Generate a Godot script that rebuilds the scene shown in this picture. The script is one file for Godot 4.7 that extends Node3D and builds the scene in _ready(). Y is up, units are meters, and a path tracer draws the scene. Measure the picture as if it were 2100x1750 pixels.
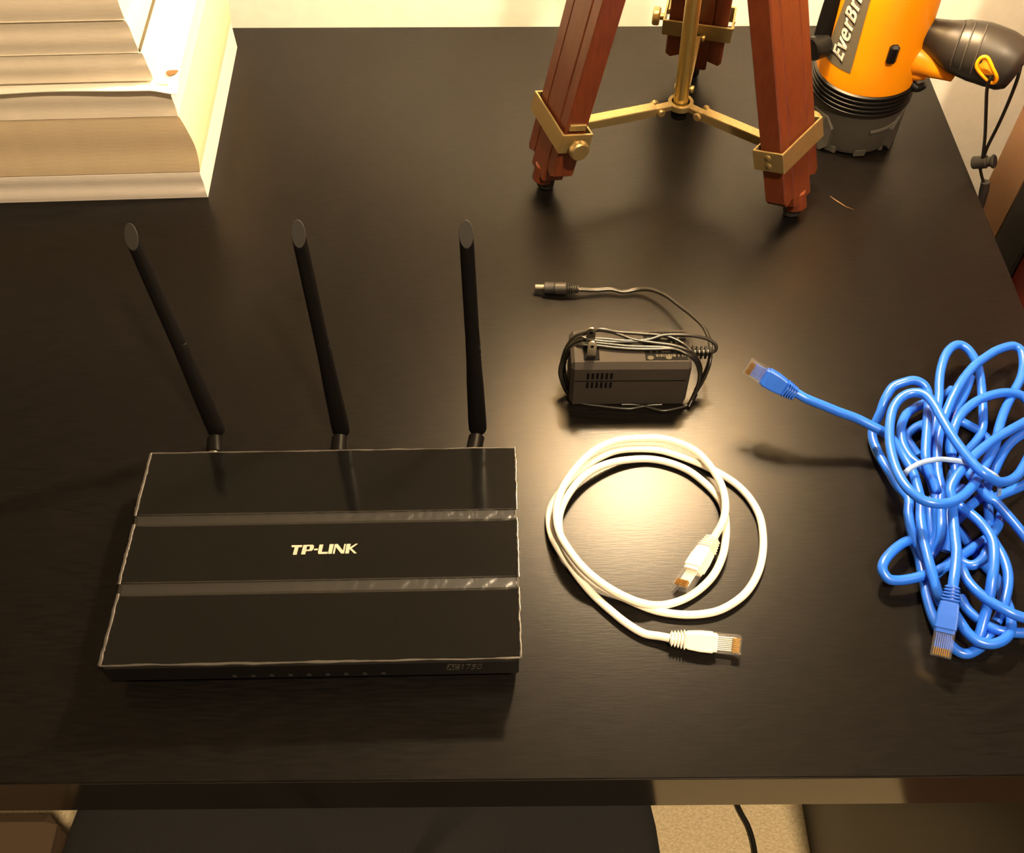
extends Node3D
# A desk corner lit by a tripod table lamp. Metres, y up; D is the height of the desk top. v() takes millimetres from a point on the desk top.
const D := 0.74
var M := {}

func v(x: float, h: float, z: float) -> Vector3:
	return Vector3(x * 0.001, D + h * 0.001, z * 0.001)

func new_st() -> SurfaceTool:
	var s := SurfaceTool.new()
	s.begin(Mesh.PRIMITIVE_TRIANGLES)
	return s

# one named mesh; with a parent thing at base "from" its vertices, given in room coordinates, are moved to the thing's own axes
func obj(called: String, st: SurfaceTool, m: Material, parent: Node3D = null) -> MeshInstance3D:
	st.generate_normals()
	st.set_material(m)
	var o := MeshInstance3D.new()
	o.name = called
	o.mesh = st.commit()
	if parent == null:
		add_child(o, true)
	else:
		parent.add_child(o, true)
		o.transform = inverse_of(parent)
	return o

func inverse_of(p: Node) -> Transform3D:
	var t := Transform3D.IDENTITY
	while p is Node3D and p != self:
		t = (p as Node3D).transform * t
		p = p.get_parent()
	return t.affine_inverse()

func tag(o: Node3D, label: String, category: String, group := "") -> void:
	o.set_meta("label", label)
	o.set_meta("category", category)
	if group:
		o.set_meta("group", group)

func thing(called: String, at: Vector3, label: String, category: String, group := "", turn := 0.0) -> Node3D:
	var o := Node3D.new()
	o.name = called
	add_child(o, true)
	o.position = at
	o.rotation.y = turn
	tag(o, label, category, group)
	return o

func struct(called: String, st: SurfaceTool, m: Material) -> MeshInstance3D:
	var o := obj(called, st, m)
	o.set_meta("kind", "structure")
	return o

# ---------------------------------------------------------------- shapes
func tri(st: SurfaceTool, a: Vector3, b: Vector3, c: Vector3) -> void:
	st.add_vertex(a); st.add_vertex(b); st.add_vertex(c)

func quad(st: SurfaceTool, a: Vector3, b: Vector3, c: Vector3, d: Vector3) -> void:
	tri(st, a, b, c)
	tri(st, a, c, d)

# box with chamfered edges, centred on xf
func cbox(st: SurfaceTool, xf: Transform3D, size: Vector3, b := 0.0) -> void:
	st.set_smooth_group(-1)
	var h := size * 0.5
	if b <= 0.0:
		b = 0.00001
	var ax := [Vector3.RIGHT, Vector3.UP, Vector3.BACK]
	var hh := [h.x, h.y, h.z]
	var cn := func(i: int, s: int, j: int, t: int, k: int, u: int) -> Vector3:
		return xf * (ax[i] * s * hh[i] + ax[j] * t * (hh[j] - b) + ax[k] * u * (hh[k] - b))
	for i in 3:
		var j := (i + 1) % 3
		var k := (i + 2) % 3
		for s in [-1, 1]:
			var a: Vector3 = cn.call(i, s, j, -1, k, -1)
			var bb: Vector3 = cn.call(i, s, j, -1, k, 1)
			var c: Vector3 = cn.call(i, s, j, 1, k, 1)
			var d: Vector3 = cn.call(i, s, j, 1, k, -1)
			if s > 0:
				quad(st, a, bb, c, d)
			else:
				quad(st, a, d, c, bb)
			for t in [-1, 1]:
				# chamfer along k between faces i and j
				var e0: Vector3 = cn.call(i, s, j, t, k, -1)
				var e1: Vector3 = cn.call(i, s, j, t, k, 1)
				var f0: Vector3 = cn.call(j, t, k, -1, i, s)
				var f1: Vector3 = cn.call(j, t, k, 1, i, s)
				if s * t > 0:
					quad(st, e0, e1, f1, f0)
				else:
					quad(st, e0, f0, f1, e1)
	for s in [-1, 1]:
		for t in [-1, 1]:
			for u in [-1, 1]:
				var p: Vector3 = cn.call(0, s, 1, t, 2, u)
				var q: Vector3 = cn.call(1, t, 2, u, 0, s)
				var r: Vector3 = cn.call(2, u, 0, s, 1, t)
				if s * t * u > 0:
					tri(st, p, r, q)
				else:
					tri(st, p, q, r)

# axis-aligned box between two corners
func bx(st: SurfaceTool, a: Vector3, b: Vector3, bev := 0.0) -> void:
	cbox(st, Transform3D(Basis.IDENTITY, (a + b) * 0.5), (b - a).abs(), bev)

# a transform at p whose x axis runs along "along", y as near "up" as can be
func frame(p: Vector3, along: Vector3, up := Vector3.UP) -> Transform3D:
	var x := along.normalized()
	if absf(x.dot(up)) > 0.995:
		up = Vector3.BACK
	var z := x.cross(up).normalized()
	return Transform3D(Basis(x, z.cross(x), z), p)

func path(pts: Array, n := 6, closed := false) -> Array:
	var out := []
	var c := pts.size()
	var last := c if closed else c - 1
	for i in last:
		var p0: Vector3 = pts[(i - 1 + c) % c] if closed or i > 0 else pts[0] * 2.0 - pts[1]
		var p1: Vector3 = pts[i]
		var p2: Vector3 = pts[(i + 1) % c]
		var p3: Vector3 = pts[(i + 2) % c] if closed or i + 2 < c else p2 * 2.0 - p1
		# centripetal spacing keeps tight bends round
		for k in n:
			var t := float(k) / n
			out.append(0.5 * ((2.0 * p1) + (p2 - p0) * t + (2.0 * p0 - 5.0 * p1 + 4.0 * p2 - p3) * t * t + (3.0 * p1 - p0 - 3.0 * p2 + p3) * t * t * t))
	if not closed:
		out.append(pts[c - 1])
	return out

# tube along points; r a number or a list of radii spread along it; squash flattens the second axis
func tube(st: SurfaceTool, pts: Array, r, sides := 10, caps := true, squash := 1.0, start_up := Vector3.UP) -> void:
	var n := pts.size()
	var rings := []
	var up := start_up
	for i in n:
		var a: Vector3 = pts[maxi(i - 1, 0)]
		var b: Vector3 = pts[mini(i + 1, n - 1)]
		var dir := (b - a).normalized()
		if dir.length() < 0.5:
			dir = Vector3.RIGHT
		if i == 0 and absf(dir.dot(up)) > 0.98:
			up = Vector3.BACK
		up = (up - dir * up.dot(dir)).normalized()
		var side := dir.cross(up)
		var rr: float
		if r is Array:
			var f = float(i) / (n - 1) * (r.size() - 1)
			var k := mini(int(f), r.size() - 2)
			rr = lerpf(r[k], r[k + 1], f - k)
		else:
			rr = r
		var ring := []
		for s in sides:
			var an := TAU * s / sides
			ring.append(pts[i] + (side * cos(an) + up * sin(an) * squash) * rr)
		rings.append(ring)
	skin(st, rings, caps)

# joins rings of equally many points
func skin(st: SurfaceTool, rings: Array, caps := true, group := 1) -> void:
	st.set_smooth_group(group)
	var m: int = rings[0].size()
	for i in rings.size() - 1:
		for s in m:
			var t := (s + 1) % m
			quad(st, rings[i][s], rings[i][t], rings[i + 1][t], rings[i + 1][s])
	if caps:
		st.set_smooth_group(-1)
		for e in 2:
			var ring: Array = rings[0] if e == 0 else rings[rings.size() - 1]
			var c := Vector3.ZERO
			for p in ring:
				c += p
			c /= m
			for s in m:
				if e == 0:
					tri(st, c, ring[(s + 1) % m], ring[s])
				else:
					tri(st, c, ring[s], ring[(s + 1) % m])

# turned shape about the y axis of xf; prof holds Vector2(radius, height), sharp corners stay sharp
func lathe(st: SurfaceTool, xf: Transform3D, prof: Array, sides := 40) -> void:
	var g := 1
	for i in prof.size() - 1:
		var a: Vector2 = prof[i]
		var b: Vector2 = prof[i + 1]
		if i > 0 and absf((b - a).angle_to(a - prof[i - 1])) > 0.5:
			g = g % 30 + 1
		st.set_smooth_group(g)
		for s in sides:
			var t0 := TAU * s / sides
			var t1 := TAU * (s + 1) / sides
			var p := func(w: Vector2, t: float) -> Vector3: return xf * Vector3(w.x * cos(t), w.y, w.x * sin(t))
			if a.x < 0.000001:
				tri(st, p.call(a, t0), p.call(b, t1), p.call(b, t0))
			elif b.x < 0.000001:
				tri(st, p.call(a, t0), p.call(a, t1), p.call(b, t0))
			else:
				quad(st, p.call(a, t0), p.call(a, t1), p.call(b, t1), p.call(b, t0))

func cyl(st: SurfaceTool, a: Vector3, b: Vector3, r: float, sides := 20, bev := 0.0) -> void:
	var d := b - a
	var xf := frame(a, d)
	var y := Basis(xf.basis.y, xf.basis.x, -xf.basis.z)
	var l := d.length()
	if bev > 0.0:
		lathe(st, Transform3D(y, a), [Vector2(0, 0), Vector2(r - bev, 0), Vector2(r, bev), Vector2(r, l - bev), Vector2(r - bev, l), Vector2(0, l)], sides)
	else:
		lathe(st, Transform3D(y, a), [Vector2(0, 0), Vector2(r, 0), Vector2(r, l), Vector2(0, l)], sides)

# flat outline in the xy plane of xf, drawn out along z by depth, edges chamfered
func prism(st: SurfaceTool, poly: PackedVector2Array, xf: Transform3D, depth: float, bev := 0.0) -> void:
	if Geometry2D.is_polygon_clockwise(poly):
		poly.reverse()
	var n := poly.size()
	var inner := PackedVector2Array()
	for i in n:
		var a := (poly[i] - poly[(i - 1 + n) % n]).normalized()
		var b := (poly[(i + 1) % n] - poly[i]).normalized()
		var na := Vector2(-a.y, a.x)
		var nb := Vector2(-b.y, b.x)
		var mid := (na + nb).normalized()
		inner.append(poly[i] + mid * bev / maxf(0.4, mid.dot(na)))
	var big := PackedVector2Array()
	for p in (inner if bev > 0 else poly):
		big.append(p * 10000.0)
	var idx := Geometry2D.triangulate_polygon(big)
	st.set_smooth_group(-1)
	var flat := inner if bev > 0 else poly
	for i in range(0, idx.size(), 3):
		var w := [flat[idx[i]], flat[idx[i + 1]], flat[idx[i + 2]]]
		tri(st, xf * Vector3(w[0].x, w[0].y, depth), xf * Vector3(w[1].x, w[1].y, depth), xf * Vector3(w[2].x, w[2].y, depth))
		tri(st, xf * Vector3(w[0].x, w[0].y, 0), xf * Vector3(w[2].x, w[2].y, 0), xf * Vector3(w[1].x, w[1].y, 0))
	for i in n:
		var j := (i + 1) % n
		var lv := [[flat[i], flat[j], 0.0], [poly[i], poly[j], bev], [poly[i], poly[j], depth - bev], [flat[i], flat[j], depth]]
		for k in 3:
			if bev <= 0.0 and k != 1:
				continue
			quad(st, xf * Vector3(lv[k][0].x, lv[k][0].y, lv[k][2]), xf * Vector3(lv[k][1].x, lv[k][1].y, lv[k][2]), xf * Vector3(lv[k + 1][1].x, lv[k + 1][1].y, lv[k + 1][2]), xf * Vector3(lv[k + 1][0].x, lv[k + 1][0].y, lv[k + 1][2]))

func grid(st: SurfaceTool, f: Callable, nu: int, nv: int) -> void:
	st.set_smooth_group(1)
	for i in nu:
		for j in nv:
			quad(st, f.call(float(i) / nu, float(j) / nv), f.call(float(i + 1) / nu, float(j) / nv), f.call(float(i + 1) / nu, float(j + 1) / nv), f.call(float(i) / nu, float(j + 1) / nv))

func rrect(w: float, h: float, r: float, n := 4) -> PackedVector2Array:
	var out := PackedVector2Array()
	for c in 4:
		var cx := (w * 0.5 - r) * (1 if c in [0, 3] else -1)
		var cy := (h * 0.5 - r) * (1 if c < 2 else -1)
		for k in n + 1:
			var a := PI * 0.5 * (c + float(k) / n)
			out.append(Vector2(cx + r * cos(a), cy + r * sin(a)))
	return out

# lettering: every vertex of a TextMesh goes through f
func letters(st: SurfaceTool, text: String, size: float, depth: float, f: Callable, weight := 700) -> void:
	var font := SystemFont.new()
	font.font_names = PackedStringArray(["Droid Sans"])
	font.font_weight = weight
	var t := TextMesh.new()
	t.font = font
	t.text = text
	t.font_size = 64
	t.pixel_size = size / 64.0
	t.depth = depth
	t.curve_step = 1.0
	var a := t.get_mesh_arrays()
	var vs: PackedVector3Array = a[Mesh.ARRAY_VERTEX]
	var ix: PackedInt32Array = a[Mesh.ARRAY_INDEX]
	st.set_smooth_group(-1)
	for i in ix:
		st.add_vertex(f.call(vs[i]))

# ---------------------------------------------------------------- materials
func mat(color: Color, rough := 0.5, metal := 0.0, spec := 0.5) -> StandardMaterial3D:
	var m := StandardMaterial3D.new()
	m.albedo_color = color
	m.roughness = rough
	m.metallic = metal
	m.metallic_specular = spec
	return m

func noise_tex(seed_: int, freq: float, lo: Color, hi: Color, size := 512, octaves := 4, kind := FastNoiseLite.TYPE_SIMPLEX) -> NoiseTexture2D:
	var n := FastNoiseLite.new()
	n.seed = seed_
	n.frequency = freq
	n.noise_type = kind
	n.fractal_octaves = octaves
	var t := NoiseTexture2D.new()
	t.width = size
	t.height = size
	t.seamless = true
	t.noise = n
	var g := Gradient.new()
	g.set_color(0, lo)
	g.set_color(1, hi)
	t.color_ramp = g
	return t

func triplanar(m: StandardMaterial3D, scale: Vector3) -> StandardMaterial3D:
	m.uv1_triplanar = true
	m.uv1_world_triplanar = true
	m.uv1_scale = scale
	return m

func grained(lo: Color, hi: Color, rough: float, scale: Vector3, seed_: int, bump := 0.0, freq := 0.02) -> StandardMaterial3D:
	var m := mat(Color.WHITE, rough)
	m.albedo_texture = noise_tex(seed_, freq, lo, hi)
	if bump > 0.0:
		m.heightmap_enabled = true
		m.heightmap_texture = noise_tex(seed_ + 1, freq * 1.6, Color.BLACK, Color.WHITE)
		m.heightmap_scale = bump
	return triplanar(m, scale)

func materials() -> void:
	M.desk = grained(Color("060505"), Color("13100e"), 0.315, Vector3(2.2, 22, 22), 3, 0.0017, 0.03)
	M.desk.metallic_specular = 0.335
	M.edge_band = mat(Color("14110f"), 0.1)
	M.wall = grained(Color("e6e4dc"), Color("edebe4"), 0.85, Vector3(3, 3, 3), 11, 0.02)
	M.ceiling = mat(Color("ece6d8"), 0.9)
	M.carpet = grained(Color("c2b08c"), Color("dccba8"), 1.0, Vector3(5, 5, 5), 21, 0.12, 0.05)
	M.paper = grained(Color("ddd0bd"), Color("eae0d0"), 0.85, Vector3(3, 260, 3), 31, 0.01)
	M.paper_grey = grained(Color("d6cdc4"), Color("e4dbd2"), 0.85, Vector3(3, 260, 3), 33, 0.01)
	M.paper_shaded = grained(Color("c9b494"), Color("d8c5a6"), 0.85, Vector3(3, 260, 3), 35, 0.01)  # paper no darker than the rest; shade on the front put into the tan
	M.cover = mat(Color("eee9de"), 0.6)
	M.cover_dark = mat(Color("4a432c"), 0.5)
	M.tan_mark = mat(Color("6b5030"), 0.8)
	M.wood = grained(Color("512513"), Color("6b361f"), 0.34, Vector3(20, 3, 20), 41, 0.002)
	M.brass = grained(Color("9a875a"), Color("b49f70"), 0.34, Vector3(30, 160, 30), 51)
	M.brass.metallic = 0.75
	M.brass_bright = mat(Color("d8bd70"), 0.3, 0.9)
	M.rubber = mat(Color("191817"), 0.6)
	M.rubber_grey = mat(Color("3c3a35"), 0.62)
	M.black = mat(Color("0d0c0c"), 0.38, 0.0, 0.4)
	M.black_matt = mat(Color("0c0b0b"), 0.55, 0.0, 0.18)
	M.barrel = mat(Color("0a0909"), 0.42, 0.0, 0.16)
	M.tip_lit = mat(Color("2b2927"), 0.6, 0.0, 0.3)  # same black plastic as the antenna, greyed to paint in light on the face
	M.grip = mat(Color("262320"), 0.42)
	M.orange = mat(Color("f59a08"), 0.35)
	M.orange_deep = mat(Color("c97a08"), 0.5)
	M.grip_line = mat(Color("3d3a35"), 0.5)
	M.label_grey = mat(Color("5f5a4e"), 0.4)
	M.white_print = mat(Color("9c9484"), 0.6)
	M.grey_print = mat(Color("3c3a36"), 0.6, 0.0, 0.25)
	M.torch_print = mat(Color("e9e4d4"), 0.5)
	M.indicator = mat(Color("2c2a28"), 0.4)
	M.gloss_black = mat(Color("080808"), 0.12, 0.0, 0.4)
	M.film = mat(Color("0a0a0a"), 0.09, 0.0, 0.52)
	M.film_haze = mat(Color(0.93, 0.9, 0.85, 0.012), 0.17)
	M.film_haze.transparency = BaseMaterial3D.TRANSPARENCY_ALPHA
	M.film_edge = mat(Color("3d3a37"), 0.3)
	M.steel = mat(Color("b5b0a4"), 0.28, 1.0)
	M.adapter = mat(Color("34302d"), 0.55, 0.0, 0.17)
	M.adapter_dark = mat(Color("0c0b0b"), 0.7, 0.0, 0.15)
	M.cord_black = mat(Color("16140f"), 0.32)
	M.white_cable = mat(Color("efe9dc"), 0.4)
	M.white_cable.rim_enabled = false
	M.blue = mat(Color("2263da"), 0.3)
	M.blue_boot = mat(Color("1a58c8"), 0.42)
	M.clear = mat(Color(1, 1, 1, 0.03), 0.08)
	M.clear.transparency = BaseMaterial3D.TRANSPARENCY_ALPHA
	M.gold = mat(Color("c89a4a"), 0.3, 1.0)
	M.tie = mat(Color("86a3d0"), 0.35)
	M.fabric = grained(Color("0d0c0c"), Color("171515"), 0.9, Vector3(40, 40, 40), 61, 0.02)
	M.shade = mat(Color("d3c8b0"), 0.9)
	M.box = mat(Color("4c3a28"), 0.8)
	M.bookcase_black = mat(Color("15110f"), 0.45)
	M.bookcase_red = mat(Color("571812"), 0.4)
	M.wall_shade_brown = mat(Color("6e5138"), 0.7)  # brown of the shaded wall put into the colour
	M.bulb = mat(Color("fff1d0"), 0.4)
	M.bulb.emission_enabled = true
	M.bulb.emission = Color("ffd08a")
	M.bulb.emission_energy_multiplier = 12.0

func _ready() -> void:
	# ---- camera
	var camera := Camera3D.new()
	camera.name = "camera"
	add_child(camera)
	camera.transform = Transform3D(Basis(Vector3(0.999964,0.001271,0.008439), Vector3(0.006027,0.594867,-0.803802), Vector3(-0.006042,0.803823,0.594838)), v(0,606.14,0))
	camera.fov = 44.5378
	camera.near = 0.02
	camera.current = true
	# ---- surroundings and exposure
	var env := Environment.new()
	env.background_mode = Environment.BG_COLOR
	env.background_color = Color(0, 0, 0)
	env.ambient_light_source = Environment.AMBIENT_SOURCE_DISABLED
	env.tonemap_mode = Environment.TONE_MAPPER_LINEAR
	env.tonemap_exposure = 1.0
	env.sdfgi_enabled = true
	env.ssao_enabled = true
	env.ssil_enabled = true
	var world := WorldEnvironment.new()
	world.name = "world"
	world.environment = env
	add_child(world)
	# ---- light: the ceiling fitting of the room (the tripod lamp carries its own)
	var downlight := SpotLight3D.new()
	downlight.name = "downlight_glow"
	downlight.light_color = Color(1.0, 0.88, 0.71)
	downlight.light_energy = 5.4
	downlight.light_size = 0.045
	downlight.spot_range = 8.0
	downlight.spot_attenuation = 2.0
	downlight.spot_angle = 52.0
	downlight.spot_angle_attenuation = 0.35
	downlight.shadow_enabled = true
	downlight.position = v(410, 1640, 350)
	downlight.rotation.x = -PI / 2
	add_child(downlight)
	materials()
	room()
	desk()
	books()
	tripod_lamp()
	torch()
	router()
	adapter()
	white_cable()
	blue_cable()
	furniture()

# ---------------------------------------------------------------- the room
func room() -> void:
	var s := new_st()
	bx(s, v(-1700, -840, -1800), v(1600, -740, 1800))
	struct("floor", s, M.carpet)
	s = new_st()
	bx(s, v(-1700, 1660, -1800), v(1600, 1760, 1800))
	struct("ceiling", s, M.ceiling)
	s = new_st()
	bx(s, v(-1700, -740, -1130), v(1600, 1660, -1030))
	struct("wall_back", s, M.wall)
	s = new_st()
	bx(s, v(900, -740, -1030), v(1000, 1660, 1700))
	struct("wall_right", s, M.wall)
	s = new_st()
	bx(s, v(-1600, -740, -1030), v(-1500, 1660, 1700))
	struct("wall_left", s, M.wall)
	s = new_st()
	bx(s, v(-1600, -740, 1700), v(1000, 1660, 1800))
	struct("wall_front", s, M.wall)
	var l := thing("ceiling_light", v(410, 1660, 350), "round recessed ceiling downlight with a white trim ring", "lamp")
	s = new_st()
	lathe(s, Transform3D(Basis.IDENTITY, v(410, 1660, 350)), [Vector2(0.052, 0.0), Vector2(0.052, -0.004), Vector2(0.07, -0.004), Vector2(0.072, -0.002), Vector2(0.072, 0.0), Vector2(0.052, 0.0)], 40)
	obj("trim_ring", s, M.ceiling, l)
	s = new_st()
	cyl(s, v(410, 1655.5, 350), v(410, 1659.5, 350), 0.051, 40)
	var glow := mat(Color("fff4e0"), 0.6)
	glow.emission_enabled = true
	glow.emission = Color("ffd9a8")
	glow.emission_energy_multiplier = 3.0
	obj("lens", s, glow, l)

func desk() -> void:
	var t := thing("desk", v(-340, -740, -573), "black-brown wood-grain desk under the router and the cables", "desk")
	var s := new_st()
	bx(s, v(-1090, -50, -952), v(410.6, 0, -194.1), 0.0008)
	var top := obj("tabletop", s, M.desk, t)
	s = new_st()
	bx(s, v(-1090, -49.6, -194.3), v(410.6, -0.4, -193.6), 0.0002)
	obj("edge_band", s, M.edge_band, top)
	s = new_st()
	tube(s, [v(282,0,-694.9), v(286.7,0,-688.7), v(293.2,0,-681.2), v(299.5,0,-677.4)], [0.0002, 0.0006, 0.0003, 0.0001], 6, true, 0.3)
	obj("scratch", s, M.tan_mark, top)
	for x in [-1090.0, 372.5]:
		s = new_st()
		bx(s, v(x, -740, -950), v(x + 38, -50, -197), 0.0008)
		obj("side_panel", s, M.desk, t)

# ---------------------------------------------------------------- books
func books() -> void:
	var turn := 0.034
	var base := v(-256, 0, -697)
	var xf := Transform3D(Basis(Vector3.UP, turn), base)
	# h0, h1, right edge, depth, front set-back, material, label
	var rows := [
		[0.0, 27.5, 0.0, 221.0, 0.0, "paper_grey", "pale grey-paged book lying on the desk, lowest of the stack"],
		[28.0, 83.5, 0.0, 219.0, 0.0, "paper_shaded", "thickest book with a bowed edge, pages tinted tan for the shade on them, second from the desk"],
		[84.0, 114.5, -4.0, 222.0, 0.0, "paper", "paperback with a curling cream cover that droops at the corner"],
		[117.0, 141.4, -15.0, 214.0, -0.6, "paper", "cream-paged book pressed on the curling paperback cover"],
		[141.7, 168.8, -19.0, 210.0, 0.0, "paper", "book with a dark olive lower cover showing along its right side"],
		[169.9, 206.0, -21.0, 210.0, 1.6, "paper", "topmost book of the stack, cut off by the top of the frame"],
	]
	var w := 0.29
	for i in rows.size():
		var r: Array = rows[i]
		var h0: float = r[0] * 0.001
		var h1: float = r[1] * 0.001
		var x1: float = r[2] * 0.001
		var dp: float = r[3] * 0.001
		var z1: float = r[4] * 0.001
		var b := thing("book", xf * Vector3(x1 - w / 2, h0, z1 - dp / 2), r[6], "book", "books stacked on the left of the desk", turn)
		var cov := 0.0006
		var lo := h0 + cov
		var hi := h1 - cov
		var bow := [0.0, 0.0035, 0.0, 0.0006, 0.0008, 0.0][i] as float
		var lean := [-0.0005, -0.0035, -0.001, -0.002, -0.002, 0.0][i] as float
		var s := new_st()
		var n := 10
		var rings := []
		for k in n + 1:
			var f := float(k) / n
			var h := lerpf(lo, hi, f)
			var xr := x1 + bow * 4.0 * f * (1.0 - f) + lean * f
			var zf := z1 + 0.0006 * sin(f * 9.0 + i)
			rings.append([xf * Vector3(x1 - w, h, zf), xf * Vector3(x1 - w, h, z1 - dp), xf * Vector3(xr, h, z1 - dp), xf * Vector3(xr, h, zf)])
		# side walls only shade smoothly along each face
		for k in n:
			for e in 4:
				s.set_smooth_group(e + 1)
				var g := (e + 1) % 4
				quad(s, rings[k][e], rings[k][g], rings[k + 1][g], rings[k + 1][e])
		s.set_smooth_group(-1)
		quad(s, rings[n][0], rings[n][1], rings[n][2], rings[n][3])
		quad(s, rings[0][0], rings[0][3], rings[0][2], rings[0][1])
		obj("page_block", s, M[r[5]], b)
		# covers
		s = new_st()
		var cm: Material = M[r[5]]
		cbox(s, xf * Transform3D(Basis.IDENTITY, Vector3(x1 - w / 2, (h0 + lo) / 2, z1 - dp / 2)), Vector3(w, lo - h0, dp), 0.0001)
		obj("back_cover", s, cm, b)
		if i == 4:
			# hard cover showing only along the right side
			s = new_st()
			cbox(s, xf * Transform3D(Basis.IDENTITY, Vector3(x1 - 0.0005, h0 + 0.0014, z1 - dp / 2 - 0.0008)), Vector3(0.0035, 0.0027, dp - 0.001), 0.0002)
			obj("cover_edge", s, M.cover_dark, b)
		s = new_st()
		if i == 2:
			# the curling cover: lies on the pages, its front edge waves out and droops at the right corner
			var f2 := func(u: float, q: float) -> Vector3:
				var x := lerpf(x1 - w, x1 + 0.006, u)
				var out := 0.0062 + 0.0007 * sin(u * 17.0) + 0.001 * smoothstep(0.75, 1.0, u)
				var z := lerpf(z1 - dp, z1 + out, q)
				var lift := smoothstep(0.9, 1.0, q)
				var droop := -0.0012 * lift * (0.6 + 0.4 * sin(u * 13.0 + 1.0)) - 0.004 * lift * smoothstep(0.93, 1.0, u)
				return xf * Vector3(x, h1 + 0.0002 + droop, z)
			grid(s, f2, 60, 40)
			var f3 := func(u: float, q: float) -> Vector3:
				var p: Vector3 = f2.call(u, q)
				return p - Vector3(0, 0.0007, 0)
			grid(s, f3, 60, 40)
			s.set_smooth_group(-1)
			for k in 60:
				quad(s, f2.call(k / 60.0, 1.0), f2.call((k + 1) / 60.0, 1.0), f3.call((k + 1) / 60.0, 1.0), f3.call(k / 60.0, 1.0))
			for k in 40:
				quad(s, f2.call(1.0, k / 40.0), f3.call(1.0, k / 40.0), f3.call(1.0, (k + 1) / 40.0), f2.call(1.0, (k + 1) / 40.0))
			var cv := obj("front_cover", s, M.cover, b)
			s = new_st()
			var c: Vector3 = v(-259.3,115.6,-710)
			var poly := PackedVector2Array()
			for k in 14:
				var a := TAU * k / 14
				poly.append(Vector2(0.0047 * cos(a) + 0.001 * sin(a), 0.0036 * sin(a) + 0.0008 * cos(2 * a)))
			prism(s, poly, Transform3D(Basis(Vector3.RIGHT, -PI / 2), c), 0.0001)
			obj("worn_spot", s, M.tan_mark, cv)
		else:
			cbox(s, xf * Transform3D(Basis.IDENTITY, Vector3(x1 - w / 2 + lean / 2, (h1 + hi) / 2, z1 - dp / 2)), Vector3(w + lean, h1 - hi, dp), 0.0001)
			obj("front_cover", s, cm, b)

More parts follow.
